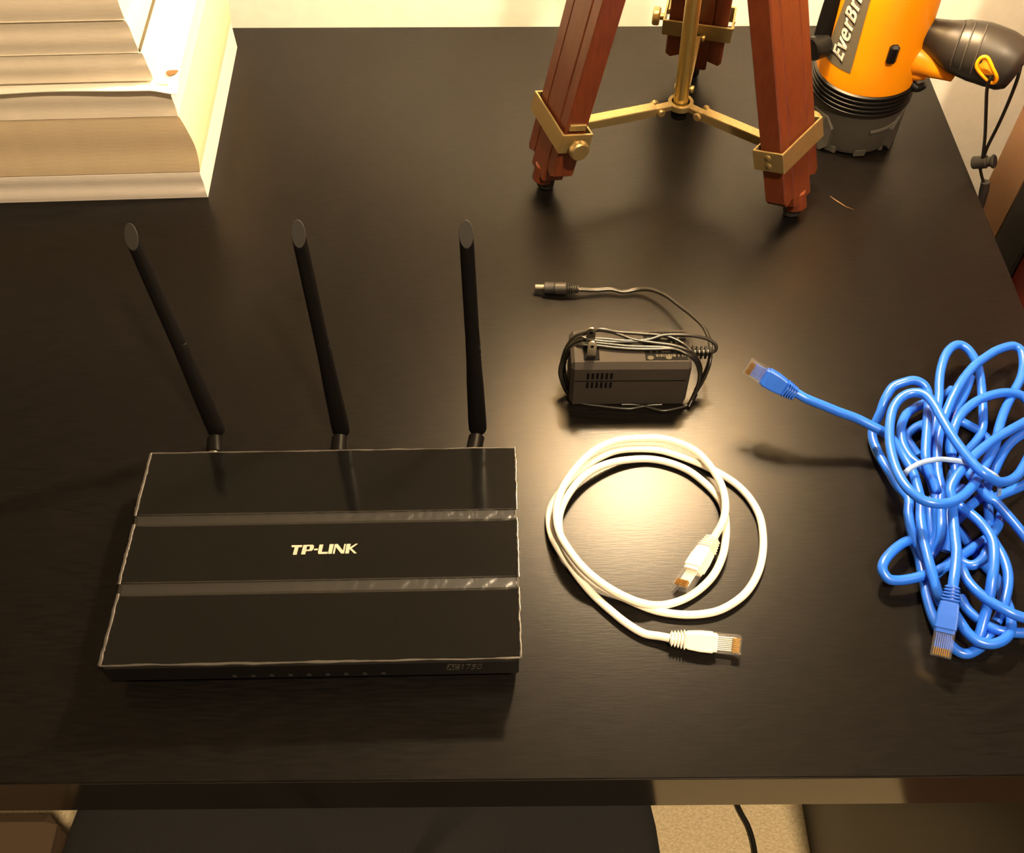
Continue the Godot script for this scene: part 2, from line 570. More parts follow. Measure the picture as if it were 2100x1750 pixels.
# ---------------------------------------------------------------- tripod lamp
func tripod_lamp() -> void:
	var cx := 146.0
	var cz := -750.0
	var t := thing("tripod_lamp", v(cx, 0, cz), "tripod table lamp with reddish wood legs and antique brass clamps", "lamp")
	var legs := [[160.0, 0.225, 123.0, 149.0], [40.0, 0.325, 124.0, 151.5], [-76.0, 0.225, 125.0, 151.0]]
	for L in legs:
		var a := deg_to_rad(L[0])
		var rd := Vector3(cos(a), 0, sin(a))
		var tg := Vector3(-sin(a), 0, cos(a))
		var k: float = L[1]
		var r0: float = L[2] * 0.001
		var up := (Vector3.UP - rd * k).normalized()
		var outv := tg.cross(up)
		if outv.dot(rd) < 0:
			outv = -outv
		cx = L[3]
		var foot := v(cx, 0, cz) + rd * r0
		var ln := 0.40 / up.y
		var B := Basis(tg, up, tg.cross(up))
		var st := func(h: float) -> Vector3: return foot + up * (h / up.y)
		# leg: a middle slat between two rails
		var s := new_st()
		var mid_a: Vector3 = st.call(0.016)
		var mid_b: Vector3 = st.call(0.40)
		cbox(s, Transform3D(B, (mid_a + mid_b) / 2), Vector3(0.0265, mid_a.distance_to(mid_b), 0.0196), 0.0012)
		var leg := obj("leg", s, M.wood, t)
		s = new_st()
		# round-nosed toe on the outer side of the slat
		var toe := []
		var p0: Vector3 = st.call(0.008)
		var p1: Vector3 = st.call(0.024)
		cyl(s, p0 + outv * 0.0028, p1 + outv * 0.0028, 0.0088, 24, 0.0012)
		obj("toe", s, M.wood, leg)
		for sd in [-1.0, 1.0]:
			s = new_st()
			var ra: Vector3 = st.call(0.031 if sd < 0 else 0.027) + tg * sd * 0.0199
			var rb: Vector3 = st.call(0.40) + tg * sd * 0.0199
			var prof := PackedVector2Array([Vector2(-0.0065, 0.0), Vector2(-0.0065, ra.distance_to(rb)), Vector2(0.0065, ra.distance_to(rb)), Vector2(0.0065, 0.0), Vector2(0.003 * sd + 0.001, -0.004)])
			prism(s, prof, Transform3D(B, ra - B.z * 0.0096), 0.0192, 0.001)
			obj("rail", s, M.wood, leg)
		s = new_st()
		cyl(s, foot + Vector3(0, 0.0019, 0) + outv * -0.002, st.call(0.0125) + outv * -0.001, 0.0075, 20, 0.0015)
		obj("rubber_foot", s, M.rubber, leg)
		# brass clamp round the leg
		var cc: Vector3 = st.call(0.0655)
		var ch := 0.0175
		var hw := 0.0305
		var ht := 0.0128
		s = new_st()
		for o in [[Vector3(0, 0, ht), Vector3(hw * 2, ch, 0.0018)], [Vector3(0, 0, -ht), Vector3(hw * 2, ch, 0.0018)], [Vector3(hw, 0, 0), Vector3(0.0018, ch, ht * 2 + 0.0018)], [Vector3(-hw, 0, 0), Vector3(0.0018, ch, ht * 2 + 0.0018)]]:
			cbox(s, Transform3D(B, cc) * Transform3D(Basis.IDENTITY, o[0]), o[1], 0.0004)
		var cl := obj("clamp", s, M.brass, t)
		# screws on one end, thumb knob on the other
		for q in [-1.0, 1.0]:
			s = new_st()
			var c0: Vector3 = cc + up * 0.0037 * q + tg * hw
			cyl(s, c0, c0 + tg * 0.0016, 0.0026, 14, 0.0004)
			cyl(s, c0, c0 + tg * 0.002, 0.0011, 6, 0.0)
			obj("screw", s, M.brass, cl)
		s = new_st()
		var k0: Vector3 = cc - tg * hw - up * 0.001
		cyl(s, k0, k0 - tg * 0.006, 0.003, 14)
		cyl(s, k0 - tg * 0.005, k0 - tg * 0.0115, 0.0083, 28, 0.0012)
		obj("knob", s, M.brass, cl)
		s = new_st()
		cbox(s, Transform3D(B, cc - tg * (hw - 0.006) + up * 0.0125 - B.z * 0.0), Vector3(0.0075, 0.006, 0.015), 0.0006)
		obj("clamp_block", s, M.brass, cl)
		# spreader arm, a channel from the hub to the clamp
		var ai := v(151, 55.5, cz) + rd * 0.0215
		var ao: Vector3 = cc - rd * (ht + 0.003) + Vector3(0, -0.007, 0)
		var fx := frame((ai + ao) / 2, ao - ai)
		var al := ai.distance_to(ao)
		s = new_st()
		cbox(s, fx * Transform3D(Basis.IDENTITY, Vector3(0, 0.0032, 0)), Vector3(al - 0.006, 0.0012, 0.0092), 0.0003)
		for q in [-1.0, 1.0]:
			cbox(s, fx * Transform3D(Basis.IDENTITY, Vector3(0, -0.0006, 0.0042 * q)), Vector3(al, 0.0078, 0.0011), 0.0003)
		var arm := obj("spreader_arm", s, M.brass, t)
		for e in [ai, ao]:
			s = new_st()
			cyl(s, e - tg * 0.0075, e + tg * 0.0075, 0.0015, 12)
			cyl(s, e - tg * 0.0085, e - tg * 0.0055, 0.0034, 16, 0.0006)
			cyl(s, e + tg * 0.0055, e + tg * 0.0085, 0.0034, 16, 0.0006)
			obj("pivot_screw", s, M.brass, arm)
	# hub
	cx = 151.0
	var s := new_st()
	var hc := v(cx, 0, cz)
	lathe(s, Transform3D(Basis.IDENTITY, hc), [Vector2(0.0078, 0.0525), Vector2(0.0105, 0.0525), Vector2(0.0108, 0.053), Vector2(0.0108, 0.0575), Vector2(0.0105, 0.058), Vector2(0.0078, 0.058), Vector2(0.0078, 0.0525)], 36)
	for L in legs:
		var a := deg_to_rad(L[0])
		var rd := Vector3(cos(a), 0, sin(a))
		cbox(s, frame(hc + rd * 0.0165 + Vector3(0, 0.0552, 0), rd), Vector3(0.015, 0.0052, 0.0068), 0.0006)
	obj("hub", s, M.brass, t)
	s = new_st()
	cyl(s, v(cx, 42, cz), v(cx, 54, cz), 0.0072, 28, 0.001)
	obj("pole_plug", s, M.black_matt, t)
	s = new_st()
	cyl(s, v(cx, 46, cz), v(cx - 8, 400, cz), 0.0062, 32)
	cyl(s, v(cx - 8, 400, cz), v(162, 484, cz - 10), 0.0062, 32)
	obj("pole", s, M.brass_bright, t)
	s = new_st()
	lathe(s, Transform3D(Basis.IDENTITY, v(cx, 385, cz)), [Vector2(0, 0), Vector2(0.042, 0), Vector2(0.044, 0.002), Vector2(0.044, 0.02), Vector2(0.04, 0.024), Vector2(0.012, 0.03), Vector2(0.012, 0.05), Vector2(0, 0.05)], 40)
	obj("top_plate", s, M.brass, t)
	# socket, bulb, shade
	var bc := v(164, 540, cz - 10)
	s = new_st()
	lathe(s, Transform3D(Basis.IDENTITY, v(162, 480, cz - 10)), [Vector2(0, 0), Vector2(0.016, 0), Vector2(0.017, 0.002), Vector2(0.017, 0.02), Vector2(0, 0.02)], 28)
	obj("socket", s, M.brass, t)
	s = new_st()
	var prof := []
	for i in 13:
		var an := PI * i / 12.0
		prof.append(Vector2(0.03 * sin(an), -0.03 * cos(an)))
	lathe(s, Transform3D(Basis.IDENTITY, bc), prof, 28)
	obj("bulb", s, M.bulb, t)
	s = new_st()
	lathe(s, Transform3D(Basis.IDENTITY, v(160, 452, cz - 8)), [Vector2(0.125, 0), Vector2(0.108, 0.17), Vector2(0.095, 0.185), Vector2(0, 0.19), Vector2(0, 0.186), Vector2(0.092, 0.182), Vector2(0.105, 0.168), Vector2(0.1225, 0.0), Vector2(0.125, 0)], 60)
	obj("lamp_shade", s, M.shade, t)
	var l := OmniLight3D.new()
	l.name = "bulb_glow"
	l.light_color = Color(1.0, 0.88, 0.71)
	l.light_energy = 1.2
	l.light_size = 0.028
	l.omni_range = 8.0
	l.omni_attenuation = 2.0
	l.shadow_enabled = true
	l.position = bc
	add_child(l)

# ---------------------------------------------------------------- torch
func torch() -> void:
	var ax := 314.5
	var az := -785.0
	var t := thing("flashlight", v(ax, 0, az), "orange and black spotlight torch standing on its lens end at the desk corner", "flashlight")
	var c := Transform3D(Basis.IDENTITY, v(ax, 0, az))
	var on := func(deg: float, h: float, r: float) -> Vector3: return c * Vector3(r * cos(deg_to_rad(deg)), h, r * sin(deg_to_rad(deg)))
	var s := new_st()
	lathe(s, c, [Vector2(0.0, 0.0015), Vector2(0.033, 0.0015), Vector2(0.0372, 0.003), Vector2(0.039, 0.008), Vector2(0.0405, 0.03), Vector2(0.0418, 0.046), Vector2(0.0, 0.046)], 60)
	var head := obj("head", s, M.rubber_grey, t)
	s = new_st()
	# raised grip pads, a ridge and lugs round the bottom
	for d in [150.0, 30.0, -90.0]:
		var pad := []
		for w in [[-17, 8], [-17, 26], [-9, 36], [9, 36], [17, 26], [17, 8], [10, 1], [-10, 1]]:
			pad.append(w)
		var mid: Vector3 = on.call(d, 0.02, 0.0432)
		for i in pad.size():
			var j := (i + 1) % pad.size()
			var a: Vector3 = on.call(d + pad[i][0] * 1.25, pad[i][1] * 0.001, 0.0432)
			var b: Vector3 = on.call(d + pad[j][0] * 1.25, pad[j][1] * 0.001, 0.0432)
			s.set_smooth_group(-1)
			tri(s, mid, a, b)
			quad(s, a, on.call(d + pad[i][0] * 1.4, pad[i][1] * 0.001, 0.038), on.call(d + pad[j][0] * 1.4, pad[j][1] * 0.001, 0.038), b)
	for d in range(0, 360, 40):
		cbox(s, frame(on.call(d + 6.0, 0.0045, 0.0365), on.call(d + 6.0, 0.0045, 1.0) - on.call(d + 6.0, 0.0045, 0.0)), Vector3(0.005, 0.008, 0.011), 0.001)
	obj("grip_pads", s, M.rubber_grey, head)
	s = new_st()
	for i in 8:
		var d0 := 83.0 - i * 5.0
		cbox(s, frame((on.call(d0, 0.0285 + i * 0.0003, 0.0412) + on.call(d0 - 5, 0.0288 + i * 0.0003, 0.0412)) / 2, on.call(d0 - 5, 0.0288, 0.0412) - on.call(d0, 0.0285, 0.0412)), Vector3(0.0037, 0.0026, 0.001), 0.0)
	obj("ridge", s, mat(Color("5a5850"), 0.5), head)
	# threaded collar
	s = new_st()
	var pr := [Vector2(0.0, 0.0455)]
	for i in 5:
		var h := 0.0455 + i * 0.0042
		pr.append_array([Vector2(0.0422, h), Vector2(0.0442, h + 0.0009), Vector2(0.0442, h + 0.0026), Vector2(0.0422, h + 0.0036)])
	pr.append_array([Vector2(0.042, 0.0672), Vector2(0.0, 0.0672)])
	lathe(s, c, pr, 64)
	obj("ribbed_collar", s, M.black, t)
	s = new_st()
	lathe(s, c, [Vector2(0, 0.066), Vector2(0.0424, 0.066), Vector2(0.0426, 0.069), Vector2(0.0416, 0.09), Vector2(0.0405, 0.13), Vector2(0.0385, 0.19), Vector2(0.034, 0.22), Vector2(0.02, 0.232), Vector2(0, 0.234)], 64)
	var body := obj("body", s, M.orange, t)
	# side label with lettering wrapped on the body
	var rad := func(h: float) -> float: return lerpf(0.0420, 0.0388, clampf((h - 0.075) / 0.115, 0, 1)) + 0.0004
	s = new_st()
	var lab := func(u: float, w: float) -> Vector3:
		var h := lerpf(0.083, 0.19, w)
		var dl := lerpf(170.0, 157.0, w)
		var dr := lerpf(127.0, 132.0, w)
		return on.call(lerpf(dl, dr, u), h, rad.call(h))
	grid(s, lab, 16, 12)
	obj("label", s, M.label_grey, body)
	for layer in 2:
		s = new_st()
		var lt := func(p: Vector3) -> Vector3:
			# text runs up the body: its x goes along the axis, its y round the body
			var h := 0.1270 + p.x
			var mid_deg := lerpf(148.5, 145.5, clampf((h - 0.083) / 0.1, 0, 1))
			var slant := p.x + p.y * 0.25
			h = 0.1270 + slant
			var off := 0.0006 if layer == 1 else 0.0
			return on.call(mid_deg + rad_to_deg((p.y + off * 1.2) / 0.041), h - off * 1.5, rad.call(h) + 0.0003 + (0.0003 if layer == 0 else 0.0) + p.z)
		letters(s, "EverBrite", 0.0165, 0.0004, lt)
		obj("lettering" if layer == 0 else "lettering_outline", s, M.torch_print if layer == 0 else M.adapter_dark, body)
	# rear push button
	s = new_st()
	var bc: Vector3 = on.call(88.0, 0.1065, 0.041)
	cbox(s, frame(bc, on.call(90.0, 0.1, 1.0) - on.call(90.0, 0.1, 0.0)), Vector3(0.008, 0.017, 0.008), 0.002)
	obj("switch", s, M.black, body)
	# handle: black grip reaching past the desk's edge, neck upward, orange guard below
	var gd := Vector3(cos(deg_to_rad(30.0)), 0, sin(deg_to_rad(30.0)))
	var gn := Vector3(-gd.z, 0, gd.x)
	var g := func(l: float, h: float, off := 0.0) -> Vector3: return v(ax, h, az) + gd * (l * 0.001) + gn * (off * 0.001)
	s = new_st()
	tube(s, path([g.call(19, 110), g.call(29, 111), g.call(40, 111), g.call(52, 109.5), g.call(66, 108), g.call(82, 108), g.call(98, 107), g.call(109, 104.5), g.call(115, 103)], 5), [0.0125, 0.0115, 0.012, 0.0155, 0.0205, 0.0225, 0.0222, 0.0205, 0.0165], 28, true, 1.06)
	tube(s, path([g.call(31, 106), g.call(28.5, 122), g.call(27.5, 138), g.call(29, 158), g.call(30, 190), g.call(12, 216)], 5), [0.0125, 0.0115, 0.0085, 0.0085, 0.011, 0.014], 20, true)
	tube(s, path([g.call(16, 112), g.call(24, 113), g.call(31, 113)], 3), [0.0165, 0.0145, 0.012], 6, true, 1.15)
	var grip := obj("grip", s, M.grip, t)
	for l in [66.0, 74.0, 83.0]:
		s = new_st()
		var ring := []
		var rr: float = lerpf(0.0208, 0.0226, clampf((l - 66.0) / 16.0, 0, 1))
		for k in 15:
			var an := lerpf(-0.3, 1.6, k / 14.0)
			ring.append(g.call(l - 1.5 * an, 108) + Vector3(0, rr * 1.06 * sin(an), 0) + gn * (rr * cos(an)))
		tube(s, ring, 0.0006, 6)
		obj("grip_groove", s, M.grip_line, grip)
	s = new_st()
	tube(s, path([g.call(18, 90, 2), g.call(30, 91, 3), g.call(42, 90, 4), g.call(55, 86.5, 4), g.call(71, 81, 3)], 5), [0.018, 0.0165, 0.0135, 0.0095, 0.003], 20, true, 0.95)
	tube(s, path([g.call(32, 82, 4), g.call(41, 79, 4), g.call(50, 80, 3)], 4), [0.008, 0.0085, 0.006], 16)
	obj("handle_guard", s, M.orange, t)
	s = new_st()
	tube(s, path([g.call(27, 76, 6), g.call(37, 69.5, 5), g.call(46, 64.5, 5), g.call(52, 69, 4)], 4), [0.0036, 0.004, 0.004, 0.0028], 10)
	obj("trigger", s, M.black, t)
	# orange eyelet with the lanyard
	s = new_st()
	var ey := path([v(378.5,115.4,-724), v(382.7,117.5,-722.3), v(387.9,111.6,-717.9), v(393.5,103.8,-714.9), v(392.3,97.9,-716.9), v(382.7,103.5,-720.6), v(377.8,109,-723)], 5, true)
	ey.append(ey[0])
	tube(s, ey, 0.0016, 10)
	var eyelet := obj("eyelet", s, M.orange, grip)
	s = new_st()
	s.set_smooth_group(-1)
	var em := v(383.9,109.8,-717.9)
	for i in ey.size() - 1:
		tri(s, em, ey[i], ey[i + 1])
	obj("eyelet_recess", s, M.orange_deep, eyelet)
	s = new_st()
	tube(s, path([v(389.7,106,-715.6), v(388.7,101,-715), v(391,90.9,-717.1), v(400,67,-720.6), v(410.7,38.9,-724.9), v(416.3,19.1,-725.1), v(419.5,5.2,-724.4)], 6), 0.0014, 8)
	tube(s, path([v(408.8,115.9,-716.7), v(409.7,104.5,-713.9), v(412.7,81.7,-716.8), v(415.4,54.5,-721), v(416.8,30.3,-724.8), v(417.5,19.2,-724.9), v(419.8,5.4,-724.2)], 6), 0.0014, 8)
	tube(s, path([v(418.8,4.9,-724.8), v(422,-1.7,-722.9), v(426.1,-9.7,-720.6), v(427.8,-21.2,-719.6)], 5), 0.0014, 8)
	var cord := obj("lanyard", s, M.cord_black, t)
	s = new_st()
	var la: Vector3 = v(409.9,2.3,-729.9) + Vector3(0.003, 0.0045, 0)
	var lb := v(426.7,16.1,-720.2)
	var lm := la.lerp(lb, 0.66)
	cyl(s, la, lm, 0.0056, 24, 0.0008)
	cyl(s, lm, la.lerp(lb, 0.86), 0.0043, 20)
	cyl(s, la.lerp(lb, 0.84), lb, 0.006, 20, 0.001)
	obj("cord_lock", s, M.rubber, cord)
	s = new_st()
	tube(s, path([v(426.6,-6.7,-720.3), v(428.5,-16.3,-719.2), v(431,-33.9,-717.7)], 3), [0.0038, 0.0042, 0.0033], 14)
	obj("cord_end", s, M.rubber, cord)
	# folding bail with its pivot knob on the far side
	s = new_st()
	var kn := v(271, 94, -777)
	cyl(s, kn, kn + Vector3(-0.014, 0, 0.008), 0.0098, 28, 0.0015)
	obj("pivot_knob", s, M.black, t)
	s = new_st()
	tube(s, path([kn + Vector3(-0.004, -0.006, 0.0), kn + Vector3(-0.003, 0.02, -0.004), kn + Vector3(0.002, 0.06, -0.01), kn + Vector3(0.012, 0.12, -0.014), kn + Vector3(0.043, 0.155, -0.014)], 5), 0.0075, 14, true, 0.6)
	obj("bail", s, M.black_matt, t)

# ---------------------------------------------------------------- router
func router() -> void:
	var t := thing("router", v(-115.5, 0, -330), "black three-antenna wireless router still wrapped in clear film", "router", "", 0.0123)
	var X := t.transform
	var hw := 0.1215
	var P := func(x: float, h: float, z: float) -> Vector3: return X * (Vector3(x, h, z) * 0.001)
	# body: side profile drawn across the width
	var prof := PackedVector2Array()
	for w in [[-77, 29.5], [-25.5, 33], [-20, 30.8], [24, 34.2], [30, 31.8], [77.4, 34.8], [78.9, 33.2], [79.6, 18], [74, 7], [64, 2.5], [-70, 2.5], [-77, 6]]:
		prof.append(Vector2(-w[0], w[1]) * 0.001)
	var s := new_st()
	prism(s, prof, X * Transform3D(Basis(Vector3.BACK * -1.0, Vector3.UP, Vector3.RIGHT), Vector3(-hw, 0, 0)), hw * 2, 0.0008)
	var body := obj("body", s, M.black, t)
	# three glossy top panels
	var bands := [[-76.6, 29.6, -25.8, 33.1], [-19.8, 30.9, 23.8, 34.3], [30.2, 31.9, 77.2, 34.9]]
	for b in bands:
		s = new_st()
		var mid := Vector3(0, (b[1] + b[3]) * 0.0005, (b[0] + b[2]) * 0.0005)
		var an := atan2(b[3] - b[1], b[2] - b[0])
		cbox(s, X * Transform3D(Basis(Vector3.RIGHT, -an), mid), Vector3(hw * 2 - 0.001, 0.0008, (b[2] - b[0]) * 0.001), 0.0003)
		obj("top_panel", s, M.gloss_black, t)
	# protective film: a sheet clinging to each glossy panel (seen on black it shows as black gloss), a wrinkled clear bridge over each step, raised edges all round
	var rng := RandomNumberGenerator.new()
	rng.seed = 5
	var nz := FastNoiseLite.new()
	nz.seed = 7
	nz.frequency = 1.0
	var fl := hw + 0.0012
	for i in 3:
		var b: Array = bands[i]
		s = new_st()
		var f := func(u: float, w: float) -> Vector3:
			var x := lerpf(-fl, fl, u)
			var z := lerpf(b[0] - 0.4, b[2] + 0.6, w)
			var h := lerpf(b[1], b[3], w) + 0.52 + 0.05 * nz.get_noise_2d(x * 30.0, z * 0.04) + 0.25 * pow(absf(u * 2 - 1), 12.0)
			return P.call(x * 1000, h, z)
		grid(s, f, 40, 12)
		var sheet := obj("protective_film", s, M.film, t)
		# edges: whitish folded rims
		for side in [-1.0, 1.0]:
			var pts := []
			var radii := []
			for k in 25:
				var w := k / 24.0
				pts.append(f.call(0.5 + 0.5 * side, w) + Vector3(0.0006 * nz.get_noise_1d(w * 6.0 + side * 30 + i * 9), 0.0001, 0))
				radii.append((0.0012 if side < 0 else 0.0008) + 0.0006 * nz.get_noise_1d(w * 11.0 + 80 * side + i * 7))
			s = new_st()
			tube(s, pts, radii, 6, true, 0.35)
			obj("film_edge", s, M.film_edge, sheet)
		if i == 0 or i == 2:
			var pts := []
			var radii := []
			for k in 61:
				var u := k / 60.0
				pts.append(f.call(u, 0.0 if i == 0 else 1.0) + Vector3(0, 0, 0.0009 * nz.get_noise_1d(u * 7.0 + i * 20)))
				radii.append((0.0006 if i == 0 else 0.0007) + 0.0007 * nz.get_noise_1d(u * 9.0 + i * 13 + 3))
			s = new_st()
			tube(s, pts, radii, 6, true, 0.4)
			obj("film_edge", s, M.film_edge, sheet)
	for i in 2:
		var b0: Array = bands[i]
		var b1: Array = bands[i + 1]
		s = new_st()
		var g := func(u: float, w: float) -> Vector3:
			var x := lerpf(-fl, fl, u)
			var z := lerpf(b0[2] - 0.6, b1[0] + 1.4, w)
			var h := lerpf(b0[3], b1[1], w) + 0.72
			var rip := (0.5 if i == 0 else 0.35) * sin(w * PI) * sin(x * 900.0 * (0.6 + 0.3 * nz.get_noise_1d(x * 20.0)) + w * 3.0 + i) * (0.4 + 0.9 * smoothstep(0.3, 1.0, u))
			return P.call(x * 1000, h + rip, z)
		grid(s, g, 220, 8)
		obj("film_bridge", s, M.film_haze, t)
	# printed name on the middle panel (x, y in thousandths of a millimetre box traced from the lettering)
	s = new_st()
	var glyphs := [
		[[420, 519], [612, 515], [606, 545], [549, 548], [532, 656], [464, 656], [482, 548], [424, 546]],
		[[630, 514], [800, 508], [824, 526], [818, 572], [790, 598], [692, 603], [683, 650], [611, 650]],
		[[834, 566], [900, 564], [896, 588], [830, 590]],
		[[918, 506], [988, 504], [972, 612], [1082, 610], [1078, 638], [925, 643], [906, 622]],
		[[1100, 499], [1173, 497], [1155, 636], [1090, 638]],
		[[1190, 498], [1245, 494], [1350, 590], [1362, 494], [1392, 493], [1374, 630], [1322, 632], [1218, 540], [1205, 636], [1175, 637]],
		[[1405, 493], [1478, 491], [1470, 540], [1570, 488], [1606, 487], [1500, 556], [1602, 626], [1552, 628], [1466, 566], [1458, 628], [1393, 631]],
	]
	var o0: Vector3 = P.call(0, 0, 0)
	for gi in glyphs.size():
		var poly := PackedVector2Array()
		for w in glyphs[gi]:
			# 1190 units of width span the printed word
			poly.append(Vector2((w[0] - 1010.0) * 0.0352, (w[1] - 570.0 + (w[0] - 1010.0) * 0.022) * 0.052) * 0.001)
		for k in poly.size():
			poly[k].y = -poly[k].y
		var an := atan2(34.3 - 30.9, 43.6)
		var tf := X * Transform3D(Basis(Vector3.RIGHT, -PI / 2 - an).rotated(Vector3.UP, 0.0), Vector3(0.0008, 0.03322, 0.0012))
		prism(s, poly, tf, 0.0002)
	var name_print := obj("name_print", s, M.white_print, body)
	s = new_st()
	var an2 := atan2(34.3 - 30.9, 43.6)
	var hole := PackedVector2Array()
	for w in [[702, 537], [748, 535], [756, 543], [750, 570], [741, 577], [696, 580]]:
		hole.append(Vector2((w[0] - 1010.0) * 0.0352, -(w[1] - 570.0 + (w[0] - 1010.0) * 0.022) * 0.052) * 0.001)
	prism(s, hole, X * Transform3D(Basis(Vector3.RIGHT, -PI / 2 - an2), Vector3(0.0008, 0.03322, 0.0012)), 0.0004)
	obj("letter_counter", s, M.gloss_black, name_print)
	# front face: model lettering at the right, row of tiny indicator marks
	# front(x, d): point on the front face, d millimetres down from its upper edge
	var front := func(x: float, d: float) -> Vector3: return P.call(x, 33.2 - d, 79.0 + d * 0.046)
	s = new_st()
	letters(s, "1750", 0.0095, 0.0002, func(p: Vector3) -> Vector3: return front.call(p.x * 640 + 93.2 + p.y * 150, 5.6 - p.y * 900.0) + Vector3(0, 0, p.z), 400)
	obj("model_number", s, M.grey_print, body)
	s = new_st()
	s.set_smooth_group(-1)
	quad(s, front.call(79.6, 1.6), front.call(87.0, 1.6), front.call(86.0, 9.4), front.call(78.6, 9.4))
	obj("model_badge", s, M.grey_print, body)
	s = new_st()
	letters(s, "AC", 0.0085, 0.0002, func(p: Vector3) -> Vector3: return front.call(p.x * 600 + 82.8 + p.y * 150, 5.5 - p.y * 900.0) + Vector3(0, 0, 0.0002 + p.z), 400)
	obj("model_letters", s, M.adapter_dark, body)
	for k in 9:
		s = new_st()
		var x := -47.0 + k * 11.0
		var q := []
		for w in 6:
			q.append(front.call(x + 1.6 * cos(TAU * w / 6), 12.0 + 2.0 * sin(TAU * w / 6)))
		s.set_smooth_group(-1)
		for w in 6:
			tri(s, front.call(x, 12.0), q[w], q[(w + 1) % 6])
		obj("indicator", s, M.indicator, body)
	# antennas
	var ants := [[v(-202.5,14,-434.2), v(-232.2,165,-481.7)], [v(-115.3,14,-433.5), v(-124.6,178,-469.3)], [v(-19.6,14,-434.5), v(-23.2,178,-468.2)]]
	for a in ants:
		var b0: Vector3 = a[0]
		var b1: Vector3 = a[1]
		var up := (b1 - b0).normalized()
		var fr := (Vector3.BACK - up * Vector3.BACK.dot(up)).normalized()
		var sd := up.cross(fr)
		var ln := b0.distance_to(b1)
		s = new_st()
		var rings := []
		var shape := [[0.0, 5.4, 5.0], [0.012, 6.3, 5.6], [0.05, 6.4, 5.4], [0.25, 5.8, 5.0], [0.36, 5.1, 4.7], [0.5, 4.7, 4.4], [0.75, 4.6, 4.3], [0.9, 4.5, 4.2], [0.999, 4.4, 4.2]]
		for i in shape.size():
			var w: Array = shape[i]
			var ring := []
			for k in 28:
				var an := TAU * k / 28
				var off := Vector2(cos(an), sin(an))
				var p: Vector3 = b0 + up * ln * w[0] + sd * off.x * w[1] * 0.001 + fr * off.y * w[2] * 0.001
				if i == shape.size() - 1:
					p -= up * 0.0075 * (off.y + 1.0)
				elif i == shape.size() - 2:
					p -= up * 0.003 * (off.y + 1.0)
				ring.append(p)
			rings.append(ring)
		skin(s, rings, true)
		var ant := obj("antenna", s, M.black_matt, t)
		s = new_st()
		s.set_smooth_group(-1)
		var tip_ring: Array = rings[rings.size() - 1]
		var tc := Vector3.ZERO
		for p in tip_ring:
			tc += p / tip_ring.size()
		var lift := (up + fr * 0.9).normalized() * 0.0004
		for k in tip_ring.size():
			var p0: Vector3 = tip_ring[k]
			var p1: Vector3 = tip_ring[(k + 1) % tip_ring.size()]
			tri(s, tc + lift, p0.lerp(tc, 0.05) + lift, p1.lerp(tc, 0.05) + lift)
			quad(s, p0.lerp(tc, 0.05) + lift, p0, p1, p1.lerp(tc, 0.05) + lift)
		obj("slanted_tip", s, M.tip_lit, ant)  # added disc, its lighter grey stands for light on the cut end
		s = new_st()
		var bx0: Vector3 = b0 + Vector3(0, 0.006, 0.004)
		var root: Vector3 = Vector3(b0.x, 0, 0)
		var rear := Vector3(b0.x + (-0.115 - b0.x) * 0.03, D + 0.018, -0.4085)
		cyl(s, rear, rear + Vector3((b0.x - rear.x) * 0.4, 0, -0.0045), 0.0052, 40)
		obj("connector_nut", s, M.steel, ant)
		s = new_st()
		cyl(s, rear + Vector3(0, 0, -0.004), rear + Vector3((b0.x - rear.x) * 0.8, 0.0005, -0.0175), 0.0056, 28, 0.0006)
		obj("hinge_barrel", s, M.barrel, ant)
		s = new_st()
		letters(s, "TP-LINK", 0.0062, 0.0003, func(p: Vector3) -> Vector3:
			var y: float = ln * 0.42 + p.x
			var a2 := 0.30 + p.y / 0.005
			return b0 + up * y + sd * cos(a2) * (0.00505 + p.z) * 1.0 + fr * sin(a2) * (0.0047 + p.z), 400)
		obj("raised_lettering", s, M.black_matt, ant)

